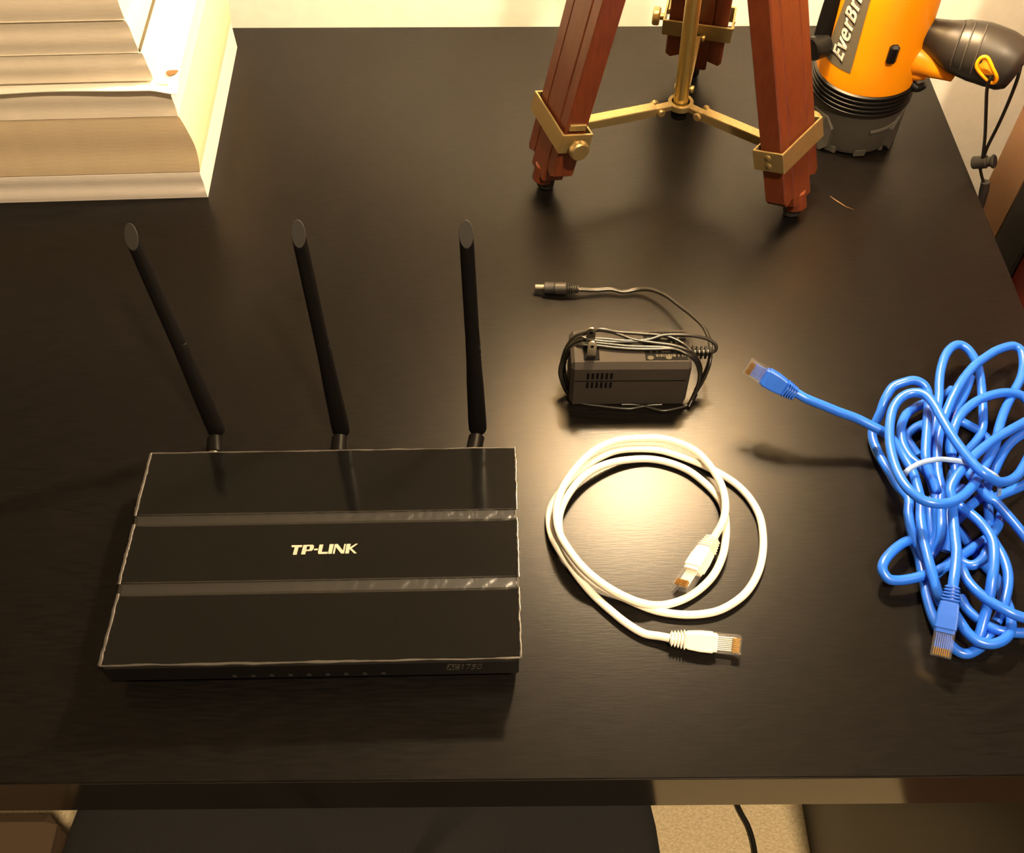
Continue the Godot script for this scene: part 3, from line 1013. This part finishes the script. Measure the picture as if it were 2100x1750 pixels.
# ---------------------------------------------------------------- power adapter
func adapter() -> void:
	var t := thing("power_adapter", v(91, 0, -485), "dark grey wall plug adapter wrapped in its own thin black cord", "power adapter")
	var x0 := 46.5
	var x1 := 131.8
	var zf := -467.5
	var zb := -505.0
	var top := 44.0
	var s := new_st()
	# side outline (z, h) drawn across the width: chamfered top edges
	var prof := PackedVector2Array()
	for w in [[zf, 1.5], [zf - 0.6, 40.2], [zf - 4.5, top], [zb + 4, top], [zb, 40], [zb, 1.5]]:
		prof.append(Vector2(w[0], w[1]) * 0.001)
	var xf := Transform3D(Basis(Vector3(0, 0, 1), Vector3.UP, Vector3(-1, 0, 0)), v(x1, 0, 0))
	prism(s, prof, xf, (x1 - x0) * 0.001, 0.0025)
	var body := obj("body", s, M.adapter, t)
	s = new_st()
	bx(s, v(x0 + 3, 27.9, zf - 0.6), v(x1 - 3, 28.2, zf + 0.1))
	obj("seam", s, M.adapter_dark, body)
	for r in 2:
		for k in 6:
			s = new_st()
			var x := x0 + 11.5 + k * 3.3
			bx(s, v(x, 30.5 if r == 0 else 20.5, zf - 1.0), v(x + 1.6, 36.5 if r == 0 else 26.5, zf + 0.12), 0.0)
			obj("vent_slot", s, M.adapter_dark, body)
	# rating label printed on the top
	s = new_st()
	bx(s, v(99, top, -500), v(129, top + 0.15, -473.2))
	var lab := obj("rating_label", s, mat(Color("121110"), 0.7, 0.0, 0.15), body)
	s = new_st()
	var rng := RandomNumberGenerator.new()
	rng.seed = 12
	for row in 6:
		var z := -477.5 - row * 4.0
		var x := 106.5 if row == 0 else 100.5
		while x < 127.0:
			var w := rng.randf_range(0.5, 1.9)
			if rng.randf() < 0.75:
				bx(s, v(x, top + 0.12, z - 1.1), v(x + w, top + 0.22, z + 1.1))
			x += w + 0.5
	for c in [[102.6, -475.6, 2.3, 1.9], [115.5, -475.6, 2.2, 1.6], [119.0, -497.0, 1.5, 1.4]]:
		var poly := PackedVector2Array()
		for k in 16:
			poly.append(Vector2(c[2] * cos(TAU * k / 16), c[3] * sin(TAU * k / 16)) * 0.001)
		prism(s, poly, Transform3D(Basis(Vector3.RIGHT, -PI / 2), v(c[0], top + 0.13, c[1])), 0.0001)
	obj("label_print", s, mat(Color("4a463c"), 0.7, 0.0, 0.15), lab)
	# the two flat prongs
	for z in [-476.5, -489.2]:
		s = new_st()
		var poly := PackedVector2Array()
		for k in 9:
			var a := PI * k / 8
			poly.append(Vector2(3.15 * cos(a), 13.6 + 3.15 * sin(a)) * 0.001)
		poly.append(Vector2(-0.00315, 0))
		poly.append(Vector2(0.00315, 0))
		prism(s, poly, Transform3D(Basis.IDENTITY, v(60.6, top, z - 0.75)), 0.0015, 0.0002)
		var pg := obj("prong", s, M.steel, t)
		s = new_st()
		cyl(s, v(60.6, top + 12.2, z - 0.9), v(60.6, top + 12.2, z + 0.95), 0.0013, 14)
		obj("prong_hole", s, M.adapter_dark, pg)
	s = new_st()
	bx(s, v(55.5, top, -493.5), v(66.5, top + 0.5, -473.5), 0.0004)
	obj("prong_seat", s, M.adapter_dark, body)
	# strain relief on the right side
	s = new_st()
	for k in 5:
		cbox(s, Transform3D(Basis.IDENTITY, v(134.5 + k * 3.1, 36, -487)), Vector3(0.0017, 0.0085, 0.007), 0.0008)
	cyl(s, v(130, 36, -487), v(148, 36, -487), 0.0024, 12)
	obj("strain_relief", s, M.cord_black, t)
	# the cord: loose end with the barrel plug, then the turns round the block
	s = new_st()
	var r := 0.0013
	var loose := [v(57.7,7,-578.9), v(71.6,5,-580), v(83.2,5,-580.9), v(93.8,4,-578.6), v(105.3,5,-580.5), v(115.4,8,-577), v(125.6,11,-567.6), v(134.3,14,-554), v(142.5,18,-539.5), v(148.1,24,-522.9), v(149.3,30,-504.4), v(148.8,30,-491.5), v(146.6,24,-483.9), v(143.3,14,-479.6), v(139.4,7,-475.8)]
	tube(s, path(loose, 6), r, 8)
	var lo2 := []
	for i in loose.size():
		lo2.append(loose[i] + Vector3(0.0006, 0.0004, 0.0017) * (1.0 if i % 4 < 3 else 0.6))
	tube(s, path(lo2, 6), r, 8)
	var turns := [
		[v(133.9,2,-464.2), v(138.8,8,-471.9), v(141.5,18,-479.5), v(139.3,30,-483.1), v(131.5,44,-480.7), v(120.4,47,-483.9), v(106.3,47.5,-486.2), v(91.4,48,-489), v(79.7,50,-493.1), v(68.5,52,-494.6), v(59.1,50,-494.9), v(49.8,46,-494.2), v(44.5,38,-491.8), v(41.5,28,-488.7), v(40.5,18,-483.4), v(43.6,8,-478.8), v(49.3,2,-472.1)],
		[v(135.9,3,-468.6), v(140.4,14,-475.4), v(141.2,26,-480.2), v(135,41,-480.1), v(127.7,46,-485.3), v(114.9,47,-492.9), v(95.7,49,-493.9), v(79.6,51,-493.8), v(66.9,53,-494.8), v(56,49,-494.2), v(47.5,42,-492.5), v(43,32,-488.5), v(41.8,20,-485.9), v(43.6,10,-481.4), v(47,3,-476.5)],
		[v(134.8,3,-466.5), v(140.1,12,-473.9), v(140.2,24,-479.8), v(132.2,42,-477.2), v(118.7,46,-482.2), v(103,46.5,-483.4), v(87.2,46.5,-484.1), v(71.6,46.5,-486.3), v(59,46.5,-487.9), v(50.4,44,-487.6), v(45.2,36,-487.1), v(43,22,-487.4), v(44.4,12,-481.9), v(47.9,4,-477.8)],
		[v(135.7,3,-467.5), v(140.8,14,-475.4), v(140.9,25,-480), v(134.1,41,-479.1), v(120.3,45.8,-481.8), v(106.9,45.8,-481.9), v(91.1,45.8,-482.1), v(75.4,45.8,-483.7), v(62.1,45.8,-485.9), v(52.7,45,-486.7), v(46.7,38,-488.6), v(42.4,26,-487.2), v(40.9,18,-483.3), v(44.5,7,-478.6)],
		[v(148.1,36,-486.9), v(151.1,38,-487.8), v(150.6,41,-490.5), v(144.1,44,-493.2), v(130.9,47,-493.8), v(114,48,-493.1), v(101.8,47.5,-489.4), v(85.9,47.5,-488.4), v(71.7,48,-489.7), v(62.2,48,-490.3), v(52.7,47,-490.2), v(45.9,40,-489), v(41.5,28,-487.7), v(39.7,18,-483.4), v(43.7,6,-478.3), v(48.6,2,-473.1)],
		[v(134,2,-465.2), v(139.6,9,-473.2), v(140.9,22,-479.3), v(136.6,36,-481.2), v(128.2,45.5,-481.5), v(113.4,46.8,-485.7), v(95.4,47,-487.8), v(75.6,47,-487.9), v(60.6,48,-489.2), v(52.7,48,-491.4), v(45.2,38,-489.6), v(42,26,-487.2), v(42.7,14,-483.5), v(47.1,3,-477.6)],
	]
	for w in turns:
		tube(s, path(w, 5), r, 8)
	for w in [[v(46.3,4,-475.7), v(49.3,2,-471), v(57.4,1.5,-467.7), v(69.5,1.5,-465.6), v(81.6,1.5,-463.7), v(91.4,1.5,-463.1), v(98.9,1.5,-464.8), v(106.4,1.5,-466.2), v(114.6,1.5,-466.6)], [v(85.1,1.5,-467), v(94.1,1.5,-466.7), v(103,1.5,-464.8), v(114.1,1.5,-461.1), v(124,1.5,-462.8), v(132.5,1.5,-465.6), v(137.6,3,-469.6), v(139.8,7,-472.1)]]:
		tube(s, path(w, 5), r, 8)
	obj("cord", s, M.cord_black, t)
	# barrel plug
	var pa := v(58.3,7,-578.5)
	var pb := v(24.2,5,-582.5)
	var d := (pb - pa)
	s = new_st()
	for k in 5:
		cyl(s, pa + d * (0.02 + k * 0.05), pa + d * (0.055 + k * 0.05), 0.0036 + 0.0003 * k, 16, 0.0006)
	cyl(s, pa, pa + d * 0.3, 0.0028, 14)
	cyl(s, pa + d * 0.27, pa + d * 0.56, 0.0049, 24, 0.0008)
	var plug := obj("plug_body", s, M.grip, t)
	s = new_st()
	cyl(s, pa + d * 0.55, pa + d * 0.79, 0.0047, 24, 0.0005)
	obj("plug_collar", s, M.rubber, plug)
	s = new_st()
	cyl(s, pa + d * 0.78, pa + d, 0.0028, 24, 0.0003)
	obj("plug_tip", s, M.steel, plug)

# ---------------------------------------------------------------- network cables
# a boot and clear modular plug: starts at a, points to b, contacts on the side "up"
func net_plug(t: Node3D, a: Vector3, b: Vector3, up: Vector3, boot_mat: Material, size := 1.0) -> void:
	var L := a.distance_to(b)
	var f := frame(a, b - a, up)
	var s := new_st()
	# ribbed sleeve, then a body that widens to the plug's section
	var bl := L * 0.66
	for k in 5:
		var x := L * (0.012 + 0.045 * k)
		var w := (0.0085 + 0.0006 * k) * size
		cbox(s, f * Transform3D(Basis.IDENTITY, Vector3(x + L * 0.012, 0, 0)), Vector3(L * 0.027, w * 0.95, w), 0.0009)
	cyl(s, f.origin, f * Vector3(L * 0.25, 0, 0), 0.0037 * size, 16)
	var rings := []
	for w in [[0.22, 9.2, 8.6], [0.25, 10.6, 9.4], [0.42, 12.2, 9.8], [0.60, 12.4, 9.4], [0.61, 11.2, 8.2], [0.66, 11.0, 8.0]]:
		var ring := []
		for p in rrect(w[2] * size * 0.001, w[1] * size * 0.001, 0.0012, 2):
			ring.append(f * Vector3(w[0] * L, p.x, p.y))
		rings.append(ring)
	skin(s, rings, true, -1)
	var boot := obj("boot", s, boot_mat, t)
	s = new_st()
	# latch guard
	cbox(s, f * Transform3D(Basis(Vector3.BACK, 0.12), Vector3(L * 0.55, -0.0058 * size, 0)), Vector3(L * 0.16, 0.0016, 0.0045 * size), 0.0004)
	obj("latch_guard", s, boot_mat, boot)
	# clear plug
	s = new_st()
	cbox(s, f * Transform3D(Basis.IDENTITY, Vector3(L * 0.79, 0, 0)), Vector3(L * 0.42, 0.0072 * size, 0.0117 * size), 0.0005)
	var plug := obj("clear_plug", s, M.clear, t)
	s = new_st()
	cbox(s, f * Transform3D(Basis(Vector3.BACK, -0.16), Vector3(L * 0.84, -0.0052 * size, 0)), Vector3(L * 0.26, 0.0011, 0.0058 * size), 0.0003)
	obj("latch", s, M.clear, plug)
	s = new_st()
	# wires run from the boot to the contacts
	for k in 8:
		var z := (k - 3.5) * 0.00115 * size
		cyl(s, f * Vector3(L * 0.62, 0.0006, z), f * Vector3(L * 0.93, 0.0009, z), 0.00042 * size, 6)
	obj("wires", s, M.white_cable if boot_mat == M.white_cable else M.blue_boot, plug)
	for k in 8:
		s = new_st()
		var z := (k - 3.5) * 0.00115 * size
		cbox(s, f * Transform3D(Basis.IDENTITY, Vector3(L * 0.925, 0.0026 * size, z)), Vector3(L * 0.10, 0.0026 * size, 0.00055), 0.0)
		obj("contact", s, M.gold, plug)

func white_cable() -> void:
	var t := thing("network_cable", v(100, 0, -350), "short white network cable coiled in loops in front of the adapter", "cable", "network cables")
	var s := new_st()
	var pts := [v(102.4,5,-279.5), v(95.5,4,-281.6), v(85.8,3,-284.1), v(75.4,3,-291.2), v(65,3,-301.1), v(55.4,3,-311.5), v(47.6,3,-322.5), v(40.8,5,-332.7), v(34.9,7,-341.9), v(30.4,5,-353.5), v(28.9,3,-366), v(30.2,3,-376.3), v(35.2,3,-386.8), v(45,5,-398.5), v(55.5,6,-409.2), v(67.2,5,-418.1), v(79.1,3,-424.6), v(93.6,3,-426), v(108.9,3,-424.7), v(123.7,3,-419.1), v(136.2,3,-412.8), v(148.5,3,-404.8), v(159.3,3,-395.3), v(167.1,3,-383.4), v(171.5,3,-369.5), v(171.6,3,-354.7), v(169.2,3,-340.4), v(164.1,3,-326.4), v(155.8,3,-313.8), v(146.1,3,-305.4), v(134.1,3,-299.1), v(120,3,-296.7), v(106.3,3,-297.3), v(92.7,3,-300.4), v(78.3,4,-306.7), v(63.8,6,-313.8), v(51.9,9,-321.4), v(42.8,12,-332), v(36.7,12,-345), v(35,9,-358.9), v(36.4,8,-370.8), v(41.7,9,-382.9), v(50.7,9,-395.8), v(61.3,8,-405.4), v(73.9,6,-412.2), v(86.5,4,-415.9), v(100,3,-417.1), v(113,3,-414.4), v(126.5,3,-407.7), v(136.5,3,-397.9), v(143.8,3,-387.7), v(147.3,5,-376.5), v(146.8,8,-360.9), v(144.5,8,-346.5), v(141.1,6,-335.6), v(134.3,4,-324), v(123.9,3,-314.1), v(111.9,3,-306.9), v(98.4,4,-302.9), v(85,8,-302.7), v(70.6,9,-309.3), v(58,12,-317.1), v(48,15,-326), v(40.1,16,-337.8), v(35.3,15,-348.7), v(33.4,14,-359.3), v(33.7,14,-370.6), v(37.1,14,-383.2), v(44.6,14,-397.3), v(54.2,13,-410.5), v(65,11,-421.3), v(78.9,9,-429.2), v(95.4,9,-430.9), v(109.7,9,-430.6), v(122.6,9,-426.3), v(133.1,9,-419.3), v(139.8,10,-408.9), v(145.1,11,-396.1), v(147.5,12,-383.7), v(146.6,14,-369.7), v(143,15,-357.8), v(137.2,10,-349.2)]
	tube(s, path(pts, 5), 0.0026, 12)
	obj("cord", s, M.white_cable, t)
	net_plug(t, v(101.6,5.5,-279.4), v(145.1,6,-274.3), Vector3(0.1, 0.8, 0.6), M.white_cable, 1.0)
	net_plug(t, v(136.6,10,-348.4), v(112.2,5.5,-313.4), Vector3(-0.5, 0.8, -0.2), M.white_cable, 1.0)

func blue_cable() -> void:
	var t := thing("network_cable", v(300, 0, -370), "long blue network cable bundled in a heap at the right edge", "cable", "network cables")
	var s := new_st()
	var runs := [
		[v(199.9,42,-445.5), v(207.7,40,-441.2), v(219.7,36,-438.3), v(231.7,32,-435.3), v(243.9,28,-433), v(255.3,25,-427.9), v(262.7,23,-424.6), v(265.4,22,-422.3), v(269.7,21,-415.3), v(273.1,20,-405.1), v(275.9,20,-393.4), v(276.6,19,-381.1), v(276,19,-370), v(273.3,18,-357.8), v(271.8,18,-346), v(271,18,-334.5), v(270.7,18,-322.4), v(271.2,17,-312.6), v(272.2,15,-303.5), v(274.3,11,-299)],
		[v(363.8,12,-411.6), v(355.4,18,-400.8), v(344.3,24,-387.8), v(333.3,30,-379), v(323,36,-374.4), v(315.4,40,-375.7), v(310.2,42,-378.7), v(305.1,42,-389.1), v(299.8,42,-404.2), v(296.3,42,-419.3), v(294.3,40,-435.9), v(291.1,38,-445.7), v(284.1,36,-449.1), v(276.1,34,-446.4), v(269.2,32,-438.3), v(263.8,32,-424.5), v(259.6,34,-408.6), v(257.6,36,-392.4), v(257.8,38,-378.3), v(260.6,40,-366.4), v(267.8,40,-358.2), v(276.1,40,-355.4), v(286.3,38,-357.5), v(297.5,34,-364.9), v(308.3,30,-375.3), v(317.5,26,-386.6), v(328.6,22,-401.6), v(338.5,19,-415.4), v(348.9,16,-435.7), v(358.8,14,-452.4), v(369.5,13,-467.7), v(378.6,13,-480.8), v(384.2,13,-493.3), v(385.9,14,-504.1), v(382.5,15,-509), v(376.7,16,-508.6), v(365.3,18,-503), v(354.7,19,-495.7), v(344.1,21,-486.9), v(333.4,22,-475.7), v(324.7,22,-464.6), v(317.4,20,-453.5), v(310.7,18,-441.6), v(305.1,17,-430.9), v(301.3,16,-421.2), v(297.7,16,-408.5), v(294.9,16,-396), v(293.7,16,-382.9), v(290.9,16,-373.4), v(288.4,17,-362.3), v(285.4,18,-351.4), v(283.5,14,-342.9), v(280.6,8,-338.6), v(275.8,5,-334.2)],
		[v(339.9,16,-479.6), v(333,15,-466.4), v(325.1,14,-454.4), v(319.5,12,-444.2), v(314.7,10,-434.2), v(312.2,9,-424.4), v(311.7,8,-413.1), v(312,7,-403.6), v(309.1,7,-393.6), v(303.3,7,-382.2), v(301.6,7,-379.1), v(296.4,7,-364.4), v(291.2,8,-347.9), v(289,6,-339.7)],
		[v(292.8,8,-380), v(293.6,9,-392.4), v(294.6,10,-404.2), v(296.9,11,-416.2), v(299.4,13,-426.9), v(303.5,14,-437.5), v(307.9,15,-448.4), v(312.2,16,-461.2), v(314.9,17,-472.4), v(318.2,18,-482.9), v(323.7,19,-494.9), v(330.5,19,-504.1), v(338,18,-508.7), v(343.7,17,-506.3), v(347.7,15,-500.1), v(349.9,13,-492.1), v(349.3,12,-481.9), v(348.4,9,-471.1), v(346.6,7,-458.7), v(343.5,6,-445.9), v(340.1,5,-436.8), v(334,5,-428.9), v(326.2,5,-421.1), v(318.2,5,-412.6), v(310.4,5,-401.6), v(304.7,5,-390), v(301.7,5,-382), v(296.2,5,-368.9)],
		[v(273,8,-332.5), v(270.6,10,-339.1), v(268.2,12,-345.7), v(267.3,13,-354.6), v(267.9,14,-364.3), v(270.6,14,-375.7), v(266.7,12,-387.4), v(265.4,9,-399.3), v(263.2,8,-408.4), v(261.2,7,-420.2), v(260.4,7,-431.5), v(261.8,9,-438.9), v(264.4,13,-443), v(266.7,17,-447.1), v(269.3,21,-453), v(273,24,-458.8), v(277,26,-462.9), v(283.9,28,-464.9), v(291,29,-465.9), v(296.9,28,-463.7), v(299.9,26,-458.9), v(299.3,25,-450.6), v(295.1,25,-436.4), v(291.2,25,-423.4), v(287.4,25,-410.7), v(285.5,24,-401.4), v(286,22,-392.8), v(288,20,-386), v(289.3,18,-379.3), v(289.7,16,-378.4), v(287.5,14,-368.2), v(287,11,-359.6), v(285.1,8,-351.1), v(281.2,5,-345), v(276,4,-339.4)],
		[v(329.7,4,-477.1), v(323.6,5,-472.1), v(313.2,7,-465.5), v(302.4,9,-459.8), v(293.1,11,-454.1), v(285.3,12,-446.3), v(279.9,13,-435.8), v(278.1,13,-427), v(278,13,-418.4), v(280.1,14,-409), v(284.8,15,-401.3), v(288.9,14,-394.1), v(290.7,12,-386.4), v(290.8,10,-377.2), v(288,9,-377.9), v(285,8,-367.1), v(283.4,6,-355.4), v(283.2,5,-345), v(279.7,4,-337.8)],
		[v(290.2,4,-417.8), v(286.5,5,-427.5), v(285.6,5,-432.8), v(289.4,5,-438.1), v(297.8,6,-443.1), v(309.5,6,-446.6), v(319.8,5,-448.6), v(328.5,4,-447.5), v(334.6,4,-443.1), v(339.8,4,-438.4), v(343.9,3.5,-431.7), v(345.7,3.5,-422.9)],
		[v(309.2,14,-411.5), v(310.3,16,-419.5), v(312,19,-425.9), v(313.8,21,-430.5), v(317.7,22,-436.7), v(324.3,22,-444.2), v(334.7,21,-452.6), v(346.1,20,-458.5), v(359.6,18,-462.9), v(370.5,16,-462.8), v(375.9,14,-458.6), v(377.7,12,-450.1)],
		[v(376.5,14,-444.1), v(364.5,18,-435.7), v(349.6,23,-425.3), v(334.6,27,-414.8), v(322.6,30,-405.2), v(312.6,32,-396.3), v(303.8,33,-387.3), v(296.3,33,-378.9), v(291.6,32,-370.9), v(291.4,31,-363.1), v(289.5,30,-354.3), v(287.8,30,-344.9), v(285.5,31,-334.4), v(283.5,32,-324.9), v(279.8,33,-314.1), v(276.6,33,-305.4), v(274.4,32,-299.2)],
		[v(374.9,10,-438.2), v(366.3,12,-431.3), v(355.2,14,-423.1), v(346.8,15,-414.8), v(339.9,15,-405.5), v(334.4,14,-397), v(329.8,12,-390.2), v(326.1,10,-381.7), v(326,8,-373.3), v(324.3,7,-364.2), v(322.7,6,-355.1), v(323.4,6,-345.6), v(325,7,-335.7), v(324.7,8,-324.5), v(321.9,9,-314.3), v(316.8,9,-303.3), v(312.3,7,-294.2), v(308.3,5,-288.8)],
		[v(365.8,6,-398.9), v(354.8,9,-389.5), v(343.3,11,-383.4), v(335,12,-379.6), v(328.6,12,-376.4), v(326.8,11,-381.3), v(318.1,10,-376.2), v(310.5,9,-370.3), v(304.5,8,-364.5), v(297.3,6,-358.5), v(290.1,4,-351.8)],
		[v(317,10,-409.1), v(316.3,14,-398.8), v(316.7,18,-387.9), v(318.3,20,-378.9), v(321.6,20,-371.7), v(325,20,-369.4), v(330.8,18,-361), v(337,15,-352.4), v(341.7,12,-345.9), v(347.7,8,-338.1)],
		[v(309.2,16,-382.8), v(299.1,18,-372.9), v(300.2,21,-365.3), v(303.9,23,-358.9), v(307.5,25,-351.3), v(310.4,26,-342.5), v(311,27,-334.3), v(309.1,28,-325.5), v(306.3,27,-315.7), v(303.7,25,-308.1), v(301.9,20,-299.9), v(300.5,14,-293.7), v(298.4,10,-287.9), v(296.3,7,-282.3), v(294.8,5,-279.1)],
		[v(336.3,6,-371.2), v(331,8,-362.7), v(326.5,9,-355.7), v(319.3,10,-348.4), v(311,10,-343), v(302.8,10,-338.1), v(296.4,10,-334.1), v(289.7,9,-330.3), v(283.2,7,-326.1), v(278.3,5,-322.7)],
		[v(319.3,12,-343.7), v(312.9,13,-335.5), v(309,13,-330.2), v(303.2,13,-326.1), v(298.9,12,-325.9), v(295.9,10,-329.7), v(294.5,7,-336)],
		[v(276.6,8,-352.7), v(267.7,10,-346.9), v(259.3,12,-342.3), v(250.3,14,-335), v(243.6,15,-327.7), v(241.3,14,-321.9), v(244.4,12,-316.6), v(250.8,11,-315.8), v(259,11,-316.8), v(266.7,11,-318.8), v(275,10,-321.5), v(281.1,10,-324.5), v(287.9,10,-327.5)],
		[v(292.3,10,-331.2), v(292.7,14,-320.3), v(292.9,16,-312.6), v(295.5,18,-304.6), v(299.8,19,-298), v(305.6,20,-292.4), v(311.9,20,-287.8), v(318.1,19,-285.6), v(323.3,18,-284.9), v(331.1,15,-287.3)],
		[v(270.2,5,-345.1), v(271.1,5,-337.3), v(270.5,5,-326.6), v(269.4,6,-316.3), v(268.7,6,-305.2), v(268.7,6,-297.2), v(269.5,6,-288.7), v(272.3,5,-280.7), v(276.6,4,-273.5), v(280.6,4,-269.3), v(285.5,4,-268.4), v(292.1,4,-271.3), v(298.6,4,-276.1), v(303.3,4,-281.6)],
		[v(281.3,8,-296.9), v(282.6,10,-289.4), v(283.4,12,-282.8), v(285.6,12,-278), v(290,12,-273.1), v(296.7,12,-271), v(304.2,12,-272.7), v(311.3,11,-278.2), v(315.7,9,-286.1), v(318.8,6,-296.1), v(319.7,4,-304.4)],
		[v(291.4,4,-307.5), v(291.8,5,-300.4), v(293.9,6,-294.9), v(296.9,7,-290.4), v(300.4,8,-285.7), v(306,9,-281.7), v(312.7,9,-280.2), v(322.8,9,-279.6), v(332,8,-280.9)],
		[v(301.4,3.5,-360), v(303.6,3.5,-355.2), v(306.6,3.5,-348.4), v(309.6,3.5,-339.4), v(313.6,3.5,-329.3), v(318.5,3.5,-320.2), v(318.8,3.5,-312), v(317.6,3.5,-303.2)],
	]
	runs.append([v(377.7,12,-450.1), v(384,10,-451.6), v(384.4,11,-447.2), v(380.4,13,-443.9), v(376.5,14,-444.1)])
	runs.append([v(374.9,10,-438.2), v(383.8,6,-441.1), v(385.2,4,-433.6), v(380.1,5,-423.3), v(372.4,8,-416.1), v(363.8,12,-411.6)])
	runs.append([v(365.8,6,-398.9), v(375.1,4,-403.5), v(379.2,4,-396.7), v(377.6,4,-378.7), v(369.9,4,-358.9), v(358.5,5,-341.4), v(351.9,6,-333.8), v(347.7,8,-338.1)])
	runs.append([v(331.1,15,-287.3), v(337.9,12,-288.7), v(341.1,9,-286.6), v(338.4,8,-282.9), v(332,8,-280.9)])
	for w in runs:
		tube(s, path(w, 5), 0.0033, 12)
	obj("cord", s, M.blue, t)
	net_plug(t, v(200.2,42,-443.7), v(167.1,52,-461.4), Vector3(-0.25, 0.6, 0.75), M.blue_boot, 1.05)
	net_plug(t, v(274.9,32,-300.6), v(264.2,12,-262.5), Vector3(-0.3, 0.9, 0.1), M.blue_boot, 1.05)
	# plastic tie round the bundle
	s = new_st()
	var band := path([v(269.9,20,-391), v(268.7,26,-389.4), v(272.3,28,-391.5), v(279.3,31,-393.7), v(287.7,34,-393.8), v(293.7,38,-390.8), v(302.5,38,-389.1), v(311.5,38,-385.4), v(315.3,42,-378.1), v(320.2,40,-375.3), v(326.5,30,-376.7), v(330.8,18,-377.3), v(333,9,-375.9)], 5)
	tube(s, band, 0.0018, 8, true, 0.35)
	var tie := obj("cable_tie", s, M.tie)
	tag(tie, "translucent plastic band wrapped round the bundled blue cable", "cable tie")

# ---------------------------------------------------------------- things beside and beneath the desk
func furniture() -> void:
	var s := new_st()
	var t := thing("bookcase", v(650, -740, -756), "narrow black bookcase standing past the desk's right edge", "bookcase")
	bx(s, v(500, -740, -782), v(800, 700, -732), 0.001)
	obj("side_panel", s, M.bookcase_black, t)
	t = thing("cabinet", v(650, -740, -190), "dark red-brown cabinet next to the black bookcase", "cabinet")
	s = new_st()
	bx(s, v(503, -740, -731), v(800, 300, 350), 0.002)
	obj("body", s, M.bookcase_red, t)
	t = thing("shade_panel", v(650, -740, -812.1), "added brown panel coloured like the shaded wall behind the black bookcase", "shade_panel")
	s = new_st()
	bx(s, v(500, -740, -841.1), v(880, 900, -783), 0.001)  # added panel, its brown stands for shade on the wall here
	obj("side_panel", s, M.wall_shade_brown, t)
	# chair pushed under the desk
	t = thing("office_chair", v(-125, -740, -160), "black fabric office chair pushed under the desk", "chair")
	s = new_st()
	var seat := func(u: float, w: float) -> Vector3:
		# closed cushion: u round the middle, w from top centre to bottom centre
		var a := TAU * u
		var sx := signf(cos(a)) * pow(absf(cos(a)), 0.62)
		var sz := signf(sin(a)) * pow(absf(sin(a)), 0.62)
		var q := w * 2.0
		var rr := sin(clampf(w, 0, 1) * PI)
		rr = pow(rr, 0.45)
		var hh := cos(w * PI)
		hh = signf(hh) * pow(absf(hh), 0.55)
		var crease := 1.5 * sin(sz * 9.0 + sx * 4.0) * smoothstep(0.5, 0.9, absf(sx)) * (1.0 if w < 0.5 else 0.0)
		return v(-125 + 256 * sx * rr, -330 + 33 * hh + crease - 8.0 * (1 - rr), -165 + 250 * sz * rr)
	grid(s, seat, 64, 24)
	obj("seat", s, M.fabric, t)
	s = new_st()
	var back := func(u: float, w: float) -> Vector3:
		var a := TAU * u
		var sx := signf(cos(a)) * pow(absf(cos(a)), 0.6)
		var sy := signf(sin(a)) * pow(absf(sin(a)), 0.6)
		var rr := pow(sin(w * PI), 0.4)
		var hh := signf(cos(w * PI)) * pow(absf(cos(w * PI)), 0.5)
		return v(-125 + 220 * sx * rr, -90 + 170 * sy * rr, 150 - 28 * hh)
	grid(s, back, 48, 16)
	obj("backrest", s, M.fabric, t)
	s = new_st()
	tube(s, path([v(-125, -365, 60), v(-125, -360, 130), v(-125, -300, 185), v(-125, -150, 190)], 6), 0.02, 12)
	cyl(s, v(-125, -640, -160), v(-125, -362, -160), 0.024, 24)
	obj("post", s, M.black_matt, t)
	for k in 5:
		s = new_st()
		var a := TAU * k / 5 + 0.3
		var d := Vector3(cos(a), 0, sin(a))
		tube(s, [v(-125, -650, -160), v(-125, -668, -160) + d * 0.26], [0.024, 0.013], 12, true, 0.7)
		var lg := obj("leg", s, M.black_matt, t)
		s = new_st()
		var e := v(-125, -715, -160) + d * 0.25
		var ax := d.cross(Vector3.UP)
		cyl(s, e - ax * 0.02, e + ax * 0.02, 0.025, 24, 0.004)
		cyl(s, e, e + Vector3(0, 0.045, 0), 0.006, 10)
		obj("caster", s, M.black, lg)
	# storage box on the carpet at the left
	t = thing("storage_box", v(-600, -740, -230), "dull brown box on the floor left of the office chair", "box")
	s = new_st()
	bx(s, v(-760, -740, -309), v(-450, -470, -40), 0.008)
	obj("body", s, M.box, t)
	s = new_st()
	bx(s, v(-764, -480, -311), v(-447, -450, -36), 0.01)
	obj("lid", s, M.box, t)
	s = new_st()
	tube(s, path([v(270.9,-736,-452.9), v(284.4,-736,-412.2), v(292.2,-736,-387.9), v(300.3,-736,-367.1), v(303.3,-736,-338), v(299,-736,-293.2), v(281.4,-736,-239.8)], 6), 0.0035, 10)
	var c := obj("floor_cord", s, M.cord_black)
	tag(c, "thin black cord running across the beige carpet under the desk", "cord")
